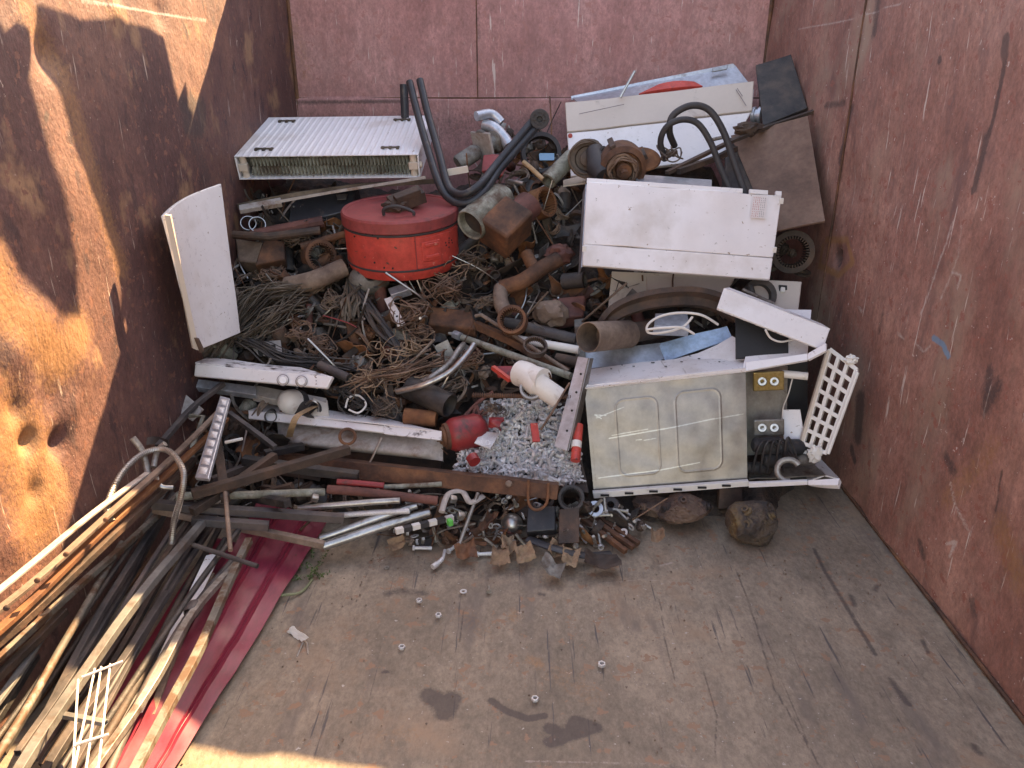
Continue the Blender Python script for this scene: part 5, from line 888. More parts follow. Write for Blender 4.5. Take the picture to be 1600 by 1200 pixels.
ptube('square_tube', 'dark_tube', [(45, 1260, 0.111), (120, 1130, 0.119), (200, 1020, 0.128), (260, 930, 0.128)], .013, 'grey square tube below the long frame tube')
ptube('square_tube', 'steel_dull', [(110, 1260, 0.136), (190, 1140, 0.136), (240, 1060, 0.136), (300, 960, 0.128), (372, 880, 0.128)], .012, 'metal-grey square tube right of the long frame tube')
ptube('square_tube', 'cream_tube', [(185, 1260, 0.136), (262, 1100, 0.145), (322, 985, 0.145), (388, 845, 0.153)], .014, 'broad pale square tube lying on the dark red sheet', 'frame tube')
ptube('round_tube', 'dark_tube', [(150, 1260, .10), (215, 1095, .12), (250, 1030, .12), (300, 955, .12), (360, 880, .12)], .014, 'dark round pipe beside the broad pale tube', 'pipe', sq=False)
M2 = axis(PZ(302, 952, .125), PZ(320, 925, .125)); o = MB().lathe([(.016, -.02), (.02, -.012), (.02, .012), (.016, .02)], 16, M2).build('pipe_collar', 'dark_tube', world=True); tag(o, 'round collar on the dark round pipe', 'collar')
ptube('square_tube', 'rust_pale', [(235, 1120, .05), (280, 1000, .07), (330, 900, .08)], .012, 'brown-grey bar low between the pipes on the white strip')
random.seed(11)
g0 = 'dark bars buried in the pile at the lower left'
for k in range(22):
    u = k / 21 * .78 + random.uniform(-.03, .03); x0, y0 = -70 + 260 * u, 1120 + 120 * min(1, u * 1.6) + random.uniform(-30, 20); x1, y1 = 215 + 190 * u + random.uniform(-30, 30), 690 + 190 * u + random.uniform(-25, 25)
    z0 = random.uniform(.04, .12); z1 = random.uniform(.05, .2) * (1.2 - u * .5)
    ptube('dark_bar', random.choice(['dark_tube', 'rust_dark', 'grease', 'dark_tube']), [(x0, y0, z0), ((x0 + x1) / 2 + random.uniform(-14, 14), (y0 + y1) / 2 + random.uniform(-10, 10), (z0 + z1) / 2), (x1, y1, z1)], random.uniform(.008, .014), 'long dark bar ' + ('nearest the left wall' if u < .18 else 'under the cream bars at the lower left' if u < .42 else 'under the long grey frame tube' if u < .7 else 'next to the dark red sheet'), sq=random.random() < .7, group=g0)
ptube('dark_tube_end', 'dark_tube', [(245, 700, .34), (300, 640, .36), (350, 600, .40)], .012, 'dark bar end against the left wall below the metal strip')
# upper ends of the bundle, crossing bars
def sbar(name, mat, a, b, r, label, cat='bar', lift=.04, sq=True, hollow=0., flat=1.0, group=None):
    p, q = (pt(a, lift) if len(a) == 2 else PZ(*a)), (pt(b, lift) if len(b) == 2 else PZ(*b)); n = 10
    pts = [p.lerp(q, i / n) + Vector((0, 0, .005 * noise.noise(p.lerp(q, i / n) * 4))) for i in range(n + 1)]
    return tag(MB().tube(pts, r, 14, square=sq, hollow=hollow, flat=flat).build(name, mat, world=True, bevel=.0012 if sq else 0), label, cat, group)
sbar('flat_bar', 'rust_pale', (240, 795, .22), (506, 851, .10), .010, 'yellow-brown flat bar crossing the top of the dark red sheet')
sbar('flat_bar', 'dark_tube', (238, 788, .24), (537, 810, .14), .012, 'black flat bar just above the yellow-brown one')
sbar('flat_bar', 'dark_tube', (300, 812, .20), (420, 822, .16), .012, 'short black bar below the black flat bar')
sbar('round_tube', 'olive_metal', (275, 775, .26), (507, 769, .18), .012, 'grey round tube crossing above the black flat bars', 'tube', sq=False)
sbar('flat_bar', 'rust_dark', (300, 772, .28), (546, 703, .30), .013, 'dark brown bar rising to the right across the pile')
sbar('flat_bar', 'rust_dark', (300, 800, .24), (430, 712, .28), .012, 'dark brown bar parallel below the rising one')
sbar('flat_bar', 'rust_dark', (340, 690, .32), (352, 780, .25), .013, 'upright dark brown flat bar right of the light strip')
sbar('rod', 'rust_pale', (352, 770, .30), (360, 860, .24), .006, 'short brown rod hanging down at the centre of the bars', 'rod', sq=False)
sbar('flat_bar', 'dark_tube', (358, 645, .34), (430, 700, .30), .008, 'thin dark bar left of the rusty channels')
sbar('flat_bar', 'grease', (380, 720, .24), (560, 745, .20), .014, 'black bar under the long channel')
for k in range(14):
    x = random.uniform(300, 420); y = random.uniform(650, 780); a = random.uniform(-.5, .6); L_ = random.uniform(50, 110)
    sbar('short_bar', random.choice(['dark_tube', 'rust_dark', 'grease']), (x, y, random.uniform(.14, .24)), (x + L_ * math.cos(a), y - L_ * math.sin(a), random.uniform(.14, .24)), random.uniform(.006, .012), 'short dark bar lying crosswise ' + ('near the light strip' if x < 340 else 'below the metal strip' if y < 700 else 'left of the long channel'), group='short dark bars left of the channels')
sbar('spoon_handle', 'plastic_white', (352, 692, .33), (379, 686, .34), .005, 'small white plastic end sticking out of the dark bars', 'plastic piece', sq=False)
# chrome tubes in the middle
for (a, b, r, m, l) in (((500, 841, .08), (651, 789, .14), .012, 'steel', 'upper bright steel tube of the pair pointing at the dark red sheet'), ((505, 853, .07), (672, 799, .12), .014, 'steel', 'lower bright steel tube of the pair pointing at the dark red sheet'),
        ((466, 794, .15), (625, 782, .17), .010, 'steel', 'bright tube below the brown round tube'), ((520, 806, .12), (640, 798, .14), .009, 'zinc', 'bright narrow tube under the bright tube'), ((527, 754, .20), (600, 760, .19), .010, 'red_worn', 'dark red handle tube under the long channel'),
        ((512, 765, .19), (684, 781, .16), .014, 'rust_red', 'brown round tube above the bright tubes'), ((600, 762, .18), (690, 755, .18), .008, 'olive_metal', 'thin ribbed grey tube right of the dark red handle')):
    sbar('steel_tube', m, a, b, r, l, 'tube', sq=False, hollow=.8)
t = thing('spirit_level', 'black and white striped bar with a green mark near the bright tubes', 'striped bar', PZ(665, 820, .10))
for k in range(8): a, b = (618 + k * 13, 830 - k * 3.1, .10), (630 + k * 13, 827 - k * 3.1, .10); p, q = PZ(*a), PZ(*b); MB().tube([p, q], .008, square=True).build('stripe', 'plastic_white' if k % 2 == 0 else 'black_rubber', t, world=True)
MB().tube([PZ(700, 817, .11), PZ(706, 815, .11)], .009, square=True).build('green_mark', 'green_print', t, world=True)
for (x, y, z, l) in ((720, 806, .12, 'square white-grey nut block at the end of the striped bar'), (708, 780, .15, 'square grey block above the end of the striped bar'), (492, 778, .19, 'small square grey end piece between the bright tubes')):
    tag(MB().box((0, 0, 0), (.022, .02, .02), Euler((.3, .4, .3)).to_matrix().to_4x4()).build('square_block', 'steel', loc=PZ(x, y, z), bevel=.003), l, 'block')
p = [PZ(690, 800, .14), PZ(700, 773, .16), PZ(722, 768, .16), PZ(735, 785, .15), PZ(755, 775, .15)]
tag(MB().tube(smooth_path(p, 8), .010, 12, flat=.6).build('cream_hook', 'worn_cream', world=True), 'pale bent hook-shaped tube under the long channel', 'hook')
tubething('threaded_rod', 'steel_dull', [PZ(747, 770, .17), PZ(718, 850, .05)], .006, 'thin threaded rod leaning below the long channel', 'rod', 8, sm=False)
M2 = axis(PZ(800, 818, .05), PZ(800, 818, .05) + Vector((.15, -.7, .7))); t = thing('chrome_dome', 'shiny round metal dome with a bright rim below the channel', 'dome', M2.copy()); MB().lathe([(0, .03), (.012, .029), (.024, .022), (.030, .010), (.031, 0), (.036, -.004), (.036, -.008)], 28).build('shell', 'steel', t, bevel=.001)
M2 = axis(PZ(930, 795, .09), PZ(930, 795, .09) + Vector((-.05, -.7, .7))); t = MB().ring(.026, .013, .006, 40).build('thick_washer', 'galv_blue', bevel=.001); t.matrix_world = M2; tag(t, 'big blue-white washer right of the black stator ring', 'washer')
M2 = axis(PZ(953, 792, .06), PZ(953, 792, .06) + Vector((.05, -.6, .8))); t = MB().lathe([(.012, .0), (.012, .02), (.026, .022), (.034, .012), (.034, -.01)], 28).build('round_hub', 'grease'); t.matrix_world = M2; tag(t, 'dark round hub right of the big blue-white washer', 'hub')
sbar('steel_pin', 'zinc', (970, 795, .06), (1017, 826, .01), .0035, 'thin bright pin on the floor side at the right of the debris', 'pin', sq=False)
t = plate('black_box', 'black_paint', [(822, 832, 2.06), (868, 828, 2.06), (868, 790, 2.12), (824, 792, 2.12)], th=.06, dent=.004, bevel=.004); tag(t, 'black plastic box below the right part of the channel', 'box')
t = plate('dark_flat_plate', 'rust_dark', [(872, 850, 2.02), (905, 848, 2.02), (905, 792, 2.10), (874, 796, 2.10)], th=.008, dent=.003, bevel=.002); tag(t, 'upright dark brown plate right of the black box', 'plate')
mb = MB(); q = smooth_path([PZ(825, 842, .05), PZ(870, 858, .05), (PZ(915, 868, .03)), PZ(955, 866, .02)], 8); tag(mb.tube(q, .016, 10, flat=.4).build('curved_metal_sheet', 'black_paint', world=True), 'long black curved blade at the front edge of the debris', 'blade')
for (a, b, l) in (((905, 806, .06), (978, 862, .02), 'left rusty square bar of three at the right end of the debris'), ((920, 806, .06), (990, 856, .02), 'middle rusty square bar of three at the right end of the debris'), ((935, 808, .05), (998, 850, .02), 'right rusty square bar of three at the right end of the debris')): sbar('square_bar', 'rust', a, b, .008, l)
# ------------------------------------------------ hoses, wires, tangles
t = tubething('metal_shower_hose', 'steel_dull', [PZ(175, 815, .36), PZ(168, 790, .38), PZ(190, 740, .40), PZ(225, 708, .42), PZ(262, 704, .42), PZ(286, 735, .40), PZ(283, 775, .34), PZ(272, 815, .26), PZ(268, 850, .2)], .0075, 'looped flexible metal shower hose by the left wall', 'hose', 10)
mb = MB(); q = smooth_path([PZ(175, 815, .36), PZ(168, 790, .38), PZ(190, 740, .40), PZ(225, 708, .42), PZ(262, 704, .42), PZ(286, 735, .40), PZ(283, 775, .34), PZ(272, 815, .26), PZ(268, 850, .2)], 26)
for k in range(0, len(q) - 1, 2): mb.tube([q[k], q[k].lerp(q[k + 1], .55)], .0088, 8)
o = mb.build('coil_rings', 'steel', None, world=True); off = o.location - t.location; o.parent = t; o.location = off
tubething('bent_metal_pipe', 'steel_dull', [PZ(232, 742, .36), PZ(222, 705, .42), PZ(207, 684, .46)], .009, 'left bent metal pipe end inside the hose loop', 'pipe', 12)
tubething('bent_metal_pipe', 'steel_dull', [PZ(240, 730, .38), PZ(246, 705, .41), PZ(258, 693, .43)], .008, 'right bent metal pipe end inside the hose loop', 'pipe', 12)
tubething('bent_metal_pipe', 'steel', [PZ(244, 745, .36), PZ(252, 760, .34), PZ(270, 762, .33)], .007, 'short bright bent pipe with a nut at the bottom of the hose loop', 'pipe', 12)
t = MB().sheet(12, 4, lambda u, v: PZ(218 + 45 * u, 700 - 12 * v - 6 * math.sin(u * 3.1), .34 + .02 * v), .004).build('rusty_scoop', 'rust_dark', world=True); tag(t, 'rusty curved plate against the left wall behind the hose loop', 'plate')
def strands(name, mat, A, B, C, n, r, label, cat, sp=.05, group=None, lift=.05, seed=1):
    random.seed(seed); a, b, c = pt(A, lift), pt(B, lift + .03), pt(C, lift); mb = MB()
    for k in range(n):
        o1, o2, o3 = [Vector((random.gauss(0, sp), random.gauss(0, sp * .5), random.gauss(0, sp * .6))) for _ in range(3)]
        mb.tube(smooth_path([a + o1, a.lerp(b, .5) + (o1 + o2) * .5 + Vector((0, 0, .01)), b + o2, b.lerp(c, .5) + (o2 + o3) * .5, c + o3], 5), r * random.uniform(.6, 1.3), 5, flat=random.choice([1, .5]))
    return tag(mb.build(name, mat, world=True), label, cat, group)
strands('strip_bundle', 'strip_metal', (455, 452), (400, 470), (318, 562), 80, .003, 'big bundle of thin brown-grey metal strips at the left beside the white door', 'metal strips', .035, lift=.08, seed=2)
strands('strip_bundle', 'wire_dark', (350, 452), (352, 500), (310, 560), 34, .004, 'dark bundle of strips hanging along the lower edge of the white door', 'metal strips', .022, lift=.10, seed=3)
strands('strip_bundle', 'strip_metal', (470, 470), (430, 500), (390, 530), 40, .0022, 'yellow-brown bundle of strips in the middle of the left part of the heap', 'metal strips', .03, lift=.09, seed=4)
strands('strip_bundle', 'grease', (370, 530), (440, 560), (540, 575), 40, .003, 'black bundle of strips lying above the control panel', 'metal strips', .02, lift=.07, seed=5)
strands('cable_bundle', 'grease', (545, 445), (600, 520), (650, 570), 12, .006, 'dark cables running from the cast cover down to the tan roots', 'cables', .014, lift=.07, seed=6)
strands('cable_bundle', 'strip_metal', (545, 500), (553, 470), (550, 440), 14, .006, 'brown-grey curved laminated strips left of the white lock plate', 'metal strips', .02, lift=.08, seed=7)
strands('wire_bundle', 'copper_wire', (560, 600), (620, 585), (690, 560), 24, .0022, 'thin copper-brown wires below the tan roots', 'wires', .03, lift=.12, seed=8)
tangle('wire_tangle', 'wire_dark', (343, 440, 2.72), .055, 26, .0028, 'grey fuzzy clump of thin wire on the edge of the white door', 'wire')
tangle('wire_tangle', 'copper_wire', (700, 450), .085, 18, .0022, 'copper-brown round wire tangle right under the red drum', 'wire', lift=.10, jit=.12, turns=1.6)
tangle('wire_tangle', 'wire_dark', (735, 410), .075, 16, .0024, 'dark wire coil right of the red drum', 'wire', lift=.08, jit=.1, turns=1.6)
tangle('wire_tangle', 'copper_wire', (640, 490), .07, 18, .0022, 'copper-brown wire coil right of the white lock plate', 'wire', lift=.10, jit=.15, turns=1.5)
tangle('wire_tangle', 'root_tan', (645, 540), .055, 10, .0024, 'pale tan wire tangle above the curved chrome tubes', 'wire', lift=.14, jit=.4)
tangle('wire_tangle', 'wire_dark', (460, 370), .06, 14, .0026, 'dark wire tangle left of the red drum', 'wire', lift=.08)
tangle('wire_tangle', 'wire_dark', (700, 610), .06, 18, .003, 'dark wire tangle above the red vessel', 'wire', lift=.06)
tangle('wire_tangle', 'grease', (560, 625), .10, 12, .0022, 'big loose coil of black wire above the lamp tray', 'wire', lift=.03, jit=.06, turns=1.8)
tangle('wire_tangle', 'copper_wire', (500, 540), .06, 14, .0022, 'copper-brown wire tangle above the right end of the control panel', 'wire', lift=.08)
def roots(c, n, rad, label, seed):
    random.seed(seed); ctr = pt(c, .14); mb = MB()
    for k in range(n):
        p = ctr + Vector((random.gauss(0, rad * .5), random.gauss(0, rad * .3), random.gauss(0, rad * .3))); d = Vector((random.gauss(0, 1), random.gauss(0, .5), random.gauss(0, .7))).normalized(); pts = [p]
        for i in range(random.randint(4, 7)): d = (d + Vector((random.gauss(0, .7), random.gauss(0, .4), random.gauss(0, .5)))).normalized(); p = p + d * rad * random.uniform(.15, .35); pts.append(p)
        m = (len(pts) - 1) * 4 + 1; mb.tube(smooth_path(pts, 4), [.0026 * (1 - .6 * i / m) * random.uniform(.8, 1.2) for i in range(m)], 6)
    tag(mb.build('twisted_wire_clump', 'root_tan', world=True), label, 'wire')
roots((612, 568), 22, .10, 'tan crusty twisted wires in the centre left of the heap', 5); roots((575, 590), 14, .08, 'smaller clump of tan crusty wires left of the first', 6); roots((690, 425), 10, .07, 'tan crusty wires at the lower right edge of the red drum', 7)
tubething('rope_loop', 'rust_red', [(770, 612), (735, 640), (728, 668), (748, 662), (745, 635), (738, 655), (755, 640)], .0055, 'brown-red looped cord above the red vessel', 'cord', 8, lift=.10)
tubething('rope_loop', 'rust_red', [(750, 625), (722, 655), (716, 672), (733, 674), (752, 650), (770, 640)], .0055, 'brown-red cord loop left of the other one above the red vessel', 'cord', 8, lift=.09)
tubething('thin_rod', 'copper_wire', [(890, 598, 2.28), (862, 645, 2.22), (845, 672, 2.21)], .0035, 'thin brown rod standing out of the bolts beside the perforated angle', 'rod', 8, sm=False)
tubething('grey_wire', 'plastic_white', [(540, 637), (545, 622), (560, 618), (572, 632), (560, 645), (545, 640)], .0035, 'white-grey hook-shaped wire above the lamp tray', 'wire', 8, lift=.09)
tubething('red_wire', 'red_worn', [(505, 493), (530, 500), (545, 505), (558, 512)], .002, 'thin red wire in the left middle of the heap', 'wire', 6, lift=.13)
for (a, b, r, m, l, c_, h) in (((640, 605), (705, 625), .042, 'grease', 'wide black pipe with an open end above the lamp tray', 'pipe', .9), ((632, 650), (682, 655), .028, 'rust_orange', 'orange-brown rusty can right of the lamp tray centre', 'can', 0), ((500, 570), (550, 583), .016, 'dark_tube', 'dark tube end above the right end of the control panel', 'tube', .7),
        ((870, 560), (905, 560), .02, 'rust_dark', 'dark pipe left of the perforated angle', 'pipe', .8), ((880, 440), (912, 432), .03, 'grease', 'dark pipe end left of the cream casing', 'pipe', .8), ((470, 385), (560, 360), .014, 'rust', 'rusty bar in front of the dark case', 'bar', 0)):
    p, q = pt(a, .09), pt(b, .09); q = q + Vector((0, -.05 if h else 0, 0)); tag(MB().tube([p, q], r, 24, hollow=h).build(c_ if False else 'rusty_' + c_ if 'rust' in m else 'dark_' + c_, m, world=True), l, c_)
# ------------------------------------------------ wire rack, plant, foil, floor litter
t = thing('wire_rack', 'small white wire rack lying on the bars at the bottom left', 'rack', PZ(140, 1120, .32))
for (x0, y0, x1, y1) in ((148, 1045, 110, 1230), (158, 1042, 130, 1230), (172, 1038, 150, 1230), (122, 1062, 112, 1230)): tubething('wire', 'plastic_white', [PZ(x0, y0, .26), PZ(x1, y1, .26)], .0021, '', '', 8, parent=t, sm=False)
for (x0, y0, x1, y1) in ((128, 1058, 192, 1033), (118, 1163, 170, 1147)): tubething('cross_wire', 'plastic_white', [PZ(x0, y0, .264), PZ(x1, y1, .264)], .0023, '', '', 8, parent=t, sm=False)
random.seed(5); t = thing('weed_sprig', 'small green weed lying at the edge of the dark red sheet', 'plant', PZ(480, 900, 0))
mb = MB(); lf = MB()
for k in range(16):
    p = PZ(random.uniform(455, 500), random.uniform(872, 915), .01); d = Vector((random.uniform(-1, 1), random.uniform(-.6, 1), random.uniform(.1, .7))).normalized(); q = p + d * .06; mb.tube([p, p.lerp(q, .5) + Vector((0, 0, .006)), q], .0008, 4)
    for j in range(16):
        c_ = p.lerp(q, random.random()); e = Euler((random.uniform(0, 6), random.uniform(0, 6), random.uniform(0, 6))).to_matrix().to_4x4(); e.translation = c_; lf.add([(0, 0, 0), (.003, .004, .001), (0, .011, 0), (-.003, .004, .001)], [(0, 1, 2, 3)], e)
mb.build('stem', 'stem_green', t, world=True); lf.build('leaves', 'leaf', t, world=True, smooth=False)
tubething('green_stalk', 'stem_green', [PZ(362, 933, .03), PZ(400, 935, .035), PZ(440, 930, .025), PZ(470, 925, .012), PZ(488, 905, .01)], .004, 'grey-green stalk running from the weed onto the dark red sheet', 'stalk', 8)
t = thing('foil_piece', 'crumpled silver foil piece with a bent tail on the floor left', 'foil', PZ(463, 995, 0)); f4 = [PZ(448, 987, .006), PZ(471, 1003, .006), PZ(482, 996, .024), PZ(456, 978, .024)]
MB().sheet(8, 6, lambda u, v: bil(f4, u, v) + Vector((0, 0, .01 * noise.noise(Vector((u * 5, v * 5, 4))))), .0015).build('head', 'plastic_white', t, world=True); tubething('tail', 'foil', [PZ(470, 996, .012), PZ(479, 1004, .010), PZ(481, 1022, .004)], .0022, '', '', 6, parent=t); tubething('tail', 'steel_dull', [PZ(473, 1004, .010), PZ(464, 1026, .003)], .0025, '', '', 6, parent=t, sm=False)
def hexnut(r=.0095, h=.008, ri=.0052):
    mb = MB(); n = 24; pr = []
    for k in range(n):
        a = 2 * math.pi * k / n; hx = r * math.cos(math.pi / 6) / math.cos(((a + math.pi / 6) % (math.pi / 3)) - math.pi / 6); pr.append((a, hx))
    vs = []
    for a, hx in pr:
        for (q, z) in ((ri, 0), (ri, h), (hx * .93, h), (hx, h * .88), (hx, h * .12), (hx * .93, 0)): vs.append((q * math.cos(a), q * math.sin(a), z))
    mb.add(vs, [(k * 6 + i, ((k + 1) % n) * 6 + i, ((k + 1) % n) * 6 + (i + 1) % 6, k * 6 + (i + 1) % 6)[::-1] for k in range(n) for i in range(6)]); return mb
def bolt(L=.04, r=.0042, hr=.0085):
    mb = MB(); mb.tube([(0, 0, 0), (0, 0, .006)], hr, 6); mb.tube([(0, 0, .006), (0, 0, L * .45), (0, 0, L)], [r, r, r], 8)
    for k in range(int((L * .5) / .002)): mb.tube([(0, 0, L * .48 + k * .002), (0, 0, L * .48 + k * .002 + .001)], r * 1.12, 8)
    return mb
FL = [('nut', (655, 940), .011, 'leftmost small nut on the open floor'), ('washer', (724, 924), .012, 'largest washer on the floor below the cardboard scraps'), ('nut', (685, 963), .011, 'nut on the floor between the large washer and the lower left nut'), ('nut', (628, 1013), .011, 'nut on the floor left of the centre, above the round oil stain'),
      ('nut', (940, 1040), .012, 'tall bright nut alone on the floor at the right'), ('nut', (836, 1094), .011, 'nut lying beside the long wet stain'), ('washer', (604, 887), .009, 'tiny washer next to the debris at the left'), ('washer', (696, 946), .006, 'tiny ring near the leftmost nuts') ]
for (kd, (x, y), r, l) in FL[:-1]:
    if kd == 'nut': mb = hexnut(r, r * (1.6 if r > .012 else .8), r * .55)
    else: mb = MB().ring(r, r * .5, .0025, 32)
    o = mb.build(kd, 'zinc' if r != .009 else 'zinc_worn', loc=PZ(x, y, .004)); o.rotation_euler = (random.uniform(-.04, .04), random.uniform(-.04, .04), random.uniform(0, 6)); o.scale = (.85, .85, .85); tag(o, l, kd)
o = bolt(.026, .004, .0075).build('bolt', 'zinc_worn', loc=PZ(764, 925, .007)); o.rotation_euler = (R(88), 0, R(185)); tag(o, 'small bolt lying on the floor right of the largest washer', 'bolt')
random.seed(21)
for k, (x, y, w_, h_, l) in enumerate(((795, 855, 36, 30, 'bright brown cardboard scrap at the middle of the front debris'), (780, 872, 30, 30, 'darker cardboard scrap below the bright brown one'), (822, 868, 40, 22, 'folded cardboard scrap right of the bright brown one'), (865, 862, 28, 26, 'brown leaf-like cardboard scrap below the black blade'),
                         (890, 875, 26, 26, 'golden brown cardboard scrap at the front edge'), (865, 893, 44, 24, 'grey torn flat piece at the very front of the debris'), (940, 880, 64, 26, 'grey bent plate at the right front of the debris'), (625, 850, 36, 16, 'brown cardboard scrap left of the striped bar'), (1026, 838, 22, 20, 'small brown folded scrap at the right end of the thin pin'), (730, 862, 34, 22, 'rusty torn plate at the left front of the debris'), (690, 812, 20, 60, 'long curled rusty plate standing below the pale hook'), (765, 820, 20, 30, 'rusty pointed scrap right of the threaded rod'))):
    c_ = PZ(x, y, .03 if y > 840 else .07); W_, H_ = w_ * .0017, h_ * .0026; e = Euler((random.uniform(-.2, .5) + (0.8 if h_ > 50 else .1), random.uniform(-.3, .3), random.uniform(-.6, .6))).to_matrix().to_4x4(); e.translation = c_; cut = [random.uniform(-.3, .3) for _ in range(4)]; cn = [Vector((sx * W_ * random.uniform(.3, .62), sy * H_ * random.uniform(.3, .62), random.uniform(0, .014))) for sx, sy in ((-1, -1), (1, -1), (1, 1), (-1, 1))]
    def sf(u, v): 
        q = bil(cn, u, v); jag = .004 * noise.noise(Vector((u * 9, v * 9, k + 5))); return q + Vector((jag, -jag, .014 * noise.noise(Vector((u * 2.5, v * 2.5, k))) + .03 * abs(u - .5 - cut[2] * .5)))
    o = MB().sheet(12, 10, sf, .0015, e).build('torn_scrap', ('cardboard' if k in (0, 1, 2, 3, 4, 7, 8) else 'rust' if k > 8 else 'rust_dark' if k == 6 else 'grey_cast'), world=True, ang=60); tag(o, l, 'scrap')

for k, (x, y, l) in enumerate(((520, 470, 'left of the cabled cast cover'), (470, 520, 'between the strip bundle and the tan wires'), (760, 470, 'left of the manifold foot'), (660, 520, 'above the blue nut of the long tube'), (770, 640, 'on the upper left edge of the bolts'), (420, 430, 'below the junction box'), (600, 640, 'right of the black wire coil'), (730, 560, 'under the long steel tube'))):
    tangle('wire_tangle', ['wire_dark', 'copper_wire'][k % 2], (x, y), .05, 14, .0016, ['dark', 'copper-brown'][k % 2] + ' fine wire tangle ' + l, 'wire', lift=.09, jit=.25, turns=1.4)
# ============================================================ LOOSE SMALL SCRAP (every countable piece an object)
random.seed(42)
def inpoly(x, y, P):
    c = False; j = len(P) - 1
    for i in range(len(P)):
        if (P[i][1] > y) != (P[j][1] > y) and x < (P[j][0] - P[i][0]) * (y - P[i][1]) / (P[j][1] - P[i][1]) + P[i][0]: c = not c
        j = i
    return c
def rnd(P):
    xs = [p[0] for p in P]; ys = [p[1] for p in P]
    while True:
        x, y = random.uniform(min(xs), max(xs)), random.uniform(min(ys), max(ys))
        if inpoly(x, y, P): return x, y
HEAP = [(375, 300), (545, 300), (545, 420), (640, 445), (725, 420), (722, 330), (700, 270), (745, 205), (880, 205), (905, 290), (905, 430), (950, 440), (945, 500), (900, 520), (890, 590), (740, 615), (690, 660), (600, 655), (540, 640), (500, 575), (330, 560), (350, 430), (372, 380)]
FRONT = [(590, 775), (700, 770), (870, 780), (985, 800), (1020, 830), (960, 860), (860, 868), (760, 862), (640, 860), (600, 845)]
LEFT = [(300, 640), (430, 640), (440, 740), (560, 745), (560, 790), (420, 800), (290, 800), (260, 720)]
BACKR = [(1140, 340), (1250, 380), (1260, 560), (1150, 540), (950, 500), (930, 440)]
protos = []
def proto(name, label, group, cat, builders): protos.append((name, label, group, cat, builders))
U = random.uniform
def b_pipe():
    r = U(.012, .034); L = U(.05, .14); return MB().tube([(0, 0, -L / 2), (0, 0, L / 2)], r, 20, hollow=.82), random.choice(['rust', 'rust_dark', 'grease', 'rust_pale', 'rust_red'])
def b_plate():
    a, b, s = U(.03, .08), U(.02, .06), U(0, 99); return MB().sheet(8, 8, lambda u, v: Vector(((u - .5) * 2 * a * (1 + .3 * math.sin(v * 4 + s)), (v - .5) * 2 * b * (1 + .3 * math.sin(u * 5 + s)), .03 * noise.noise(Vector((u * 2, v * 2, s))))), .003), random.choice(['rust', 'rust_dark', 'strip_metal', 'rust_orange', 'grease'])
def b_angle():
    L = U(.06, .16); w_ = U(.012, .022); m = MB(); m.box((0, 0, 0), (L, w_ * 2, .003)); m.box((0, w_ - .0015, w_ + .0015), (L, .003, w_ * 2)); return m, random.choice(['rust', 'rust_dark', 'steel_dull', 'grease'])
def b_flat():
    L = U(.08, .24); k = U(-.05, .05); w_ = U(.003, .010); return MB().tube([(x * L / 8, k * math.sin(x * .39), 0) for x in range(9)], w_, square=True, flat=.25), random.choice(['rust', 'rust_dark', 'strip_metal', 'steel_dull', 'grease'])
def b_rod():
    L = U(.10, .30); k = U(-.05, .05); return MB().tube(smooth_path([(0, 0, 0), (L * .4, k, U(-.02, .02)), (L, 0, 0)], 6), U(.0015, .0045), 8), random.choice(['rust', 'wire_dark', 'steel_dull', 'copper_wire', 'grease', 'steel'])
def b_flange():
    r = U(.022, .045); return MB().lathe([(r * .35, 0), (r * .35, r * .5), (r * .5, r * .5), (r * .55, .008), (r, .008), (r, 0)], 24), random.choice(['rust', 'rust_dark', 'grey_cast', 'rust_orange', 'grease'])
def b_lump():
    return MB().lump(U(.014, .034), 3, .4, 1.8, U(0, 99), (U(.8, 1.5), U(.7, 1.1), U(.6, 1))), random.choice(['rust', 'rust_dark', 'rust_dark', 'grey_cast', 'grease', 'rust_red', 'rust_pale'])
def b_coil():
    r = U(.02, .05); m = MB()
    for k in range(6): m.tube(smooth_path([(r * U(.8, 1.1) * math.cos(a), r * U(.8, 1.1) * math.sin(a), U(-.01, .01)) for a in range(7)], 4), U(.0015, .003), 5)
    return m, random.choice(['copper_wire', 'wire_dark', 'wire_dark', 'rust_pale'])
def b_spring():
    r = U(.008, .016); n = 60; L = U(.03, .07); return MB().tube([(r * math.cos(i * .7), r * math.sin(i * .7), L * i / n) for i in range(n)], .0016, 6), random.choice(['rust', 'steel_dull', 'grease'])
def b_ring():
    r = U(.02, .05); return MB().ring(r, r * U(.6, .8), U(.006, .03), 40, 16, .003), random.choice(['rust', 'rust_dark', 'rust_orange', 'grease'])
def b_motor():
    r = U(.022, .036); L = r * 2.2; m = MB().lathe([(0, 0), (r * .7, 0), (r, r * .3), (r, L), (r * .7, L + r * .2), (r * .2, L + r * .2), (r * .2, L + r), (0, L + r)], 24)
    for k in range(12): m.box((r, 0, L * .55), (.004, .003, L * .6), Matrix.Rotation(k * .5236, 4, 'Z'))
    return m, random.choice(['rust', 'grey_cast', 'rust_dark', 'olive_metal'])
def b_bracket():
    w_ = U(.02, .05); return MB().tube([(-w_, 0, w_), (-w_, 0, 0), (w_, 0, 0), (w_, 0, w_ * U(.4, 1.2))], U(.004, .01), square=True, flat=.35), random.choice(['rust', 'steel_dull', 'rust_dark', 'worn_cream'])
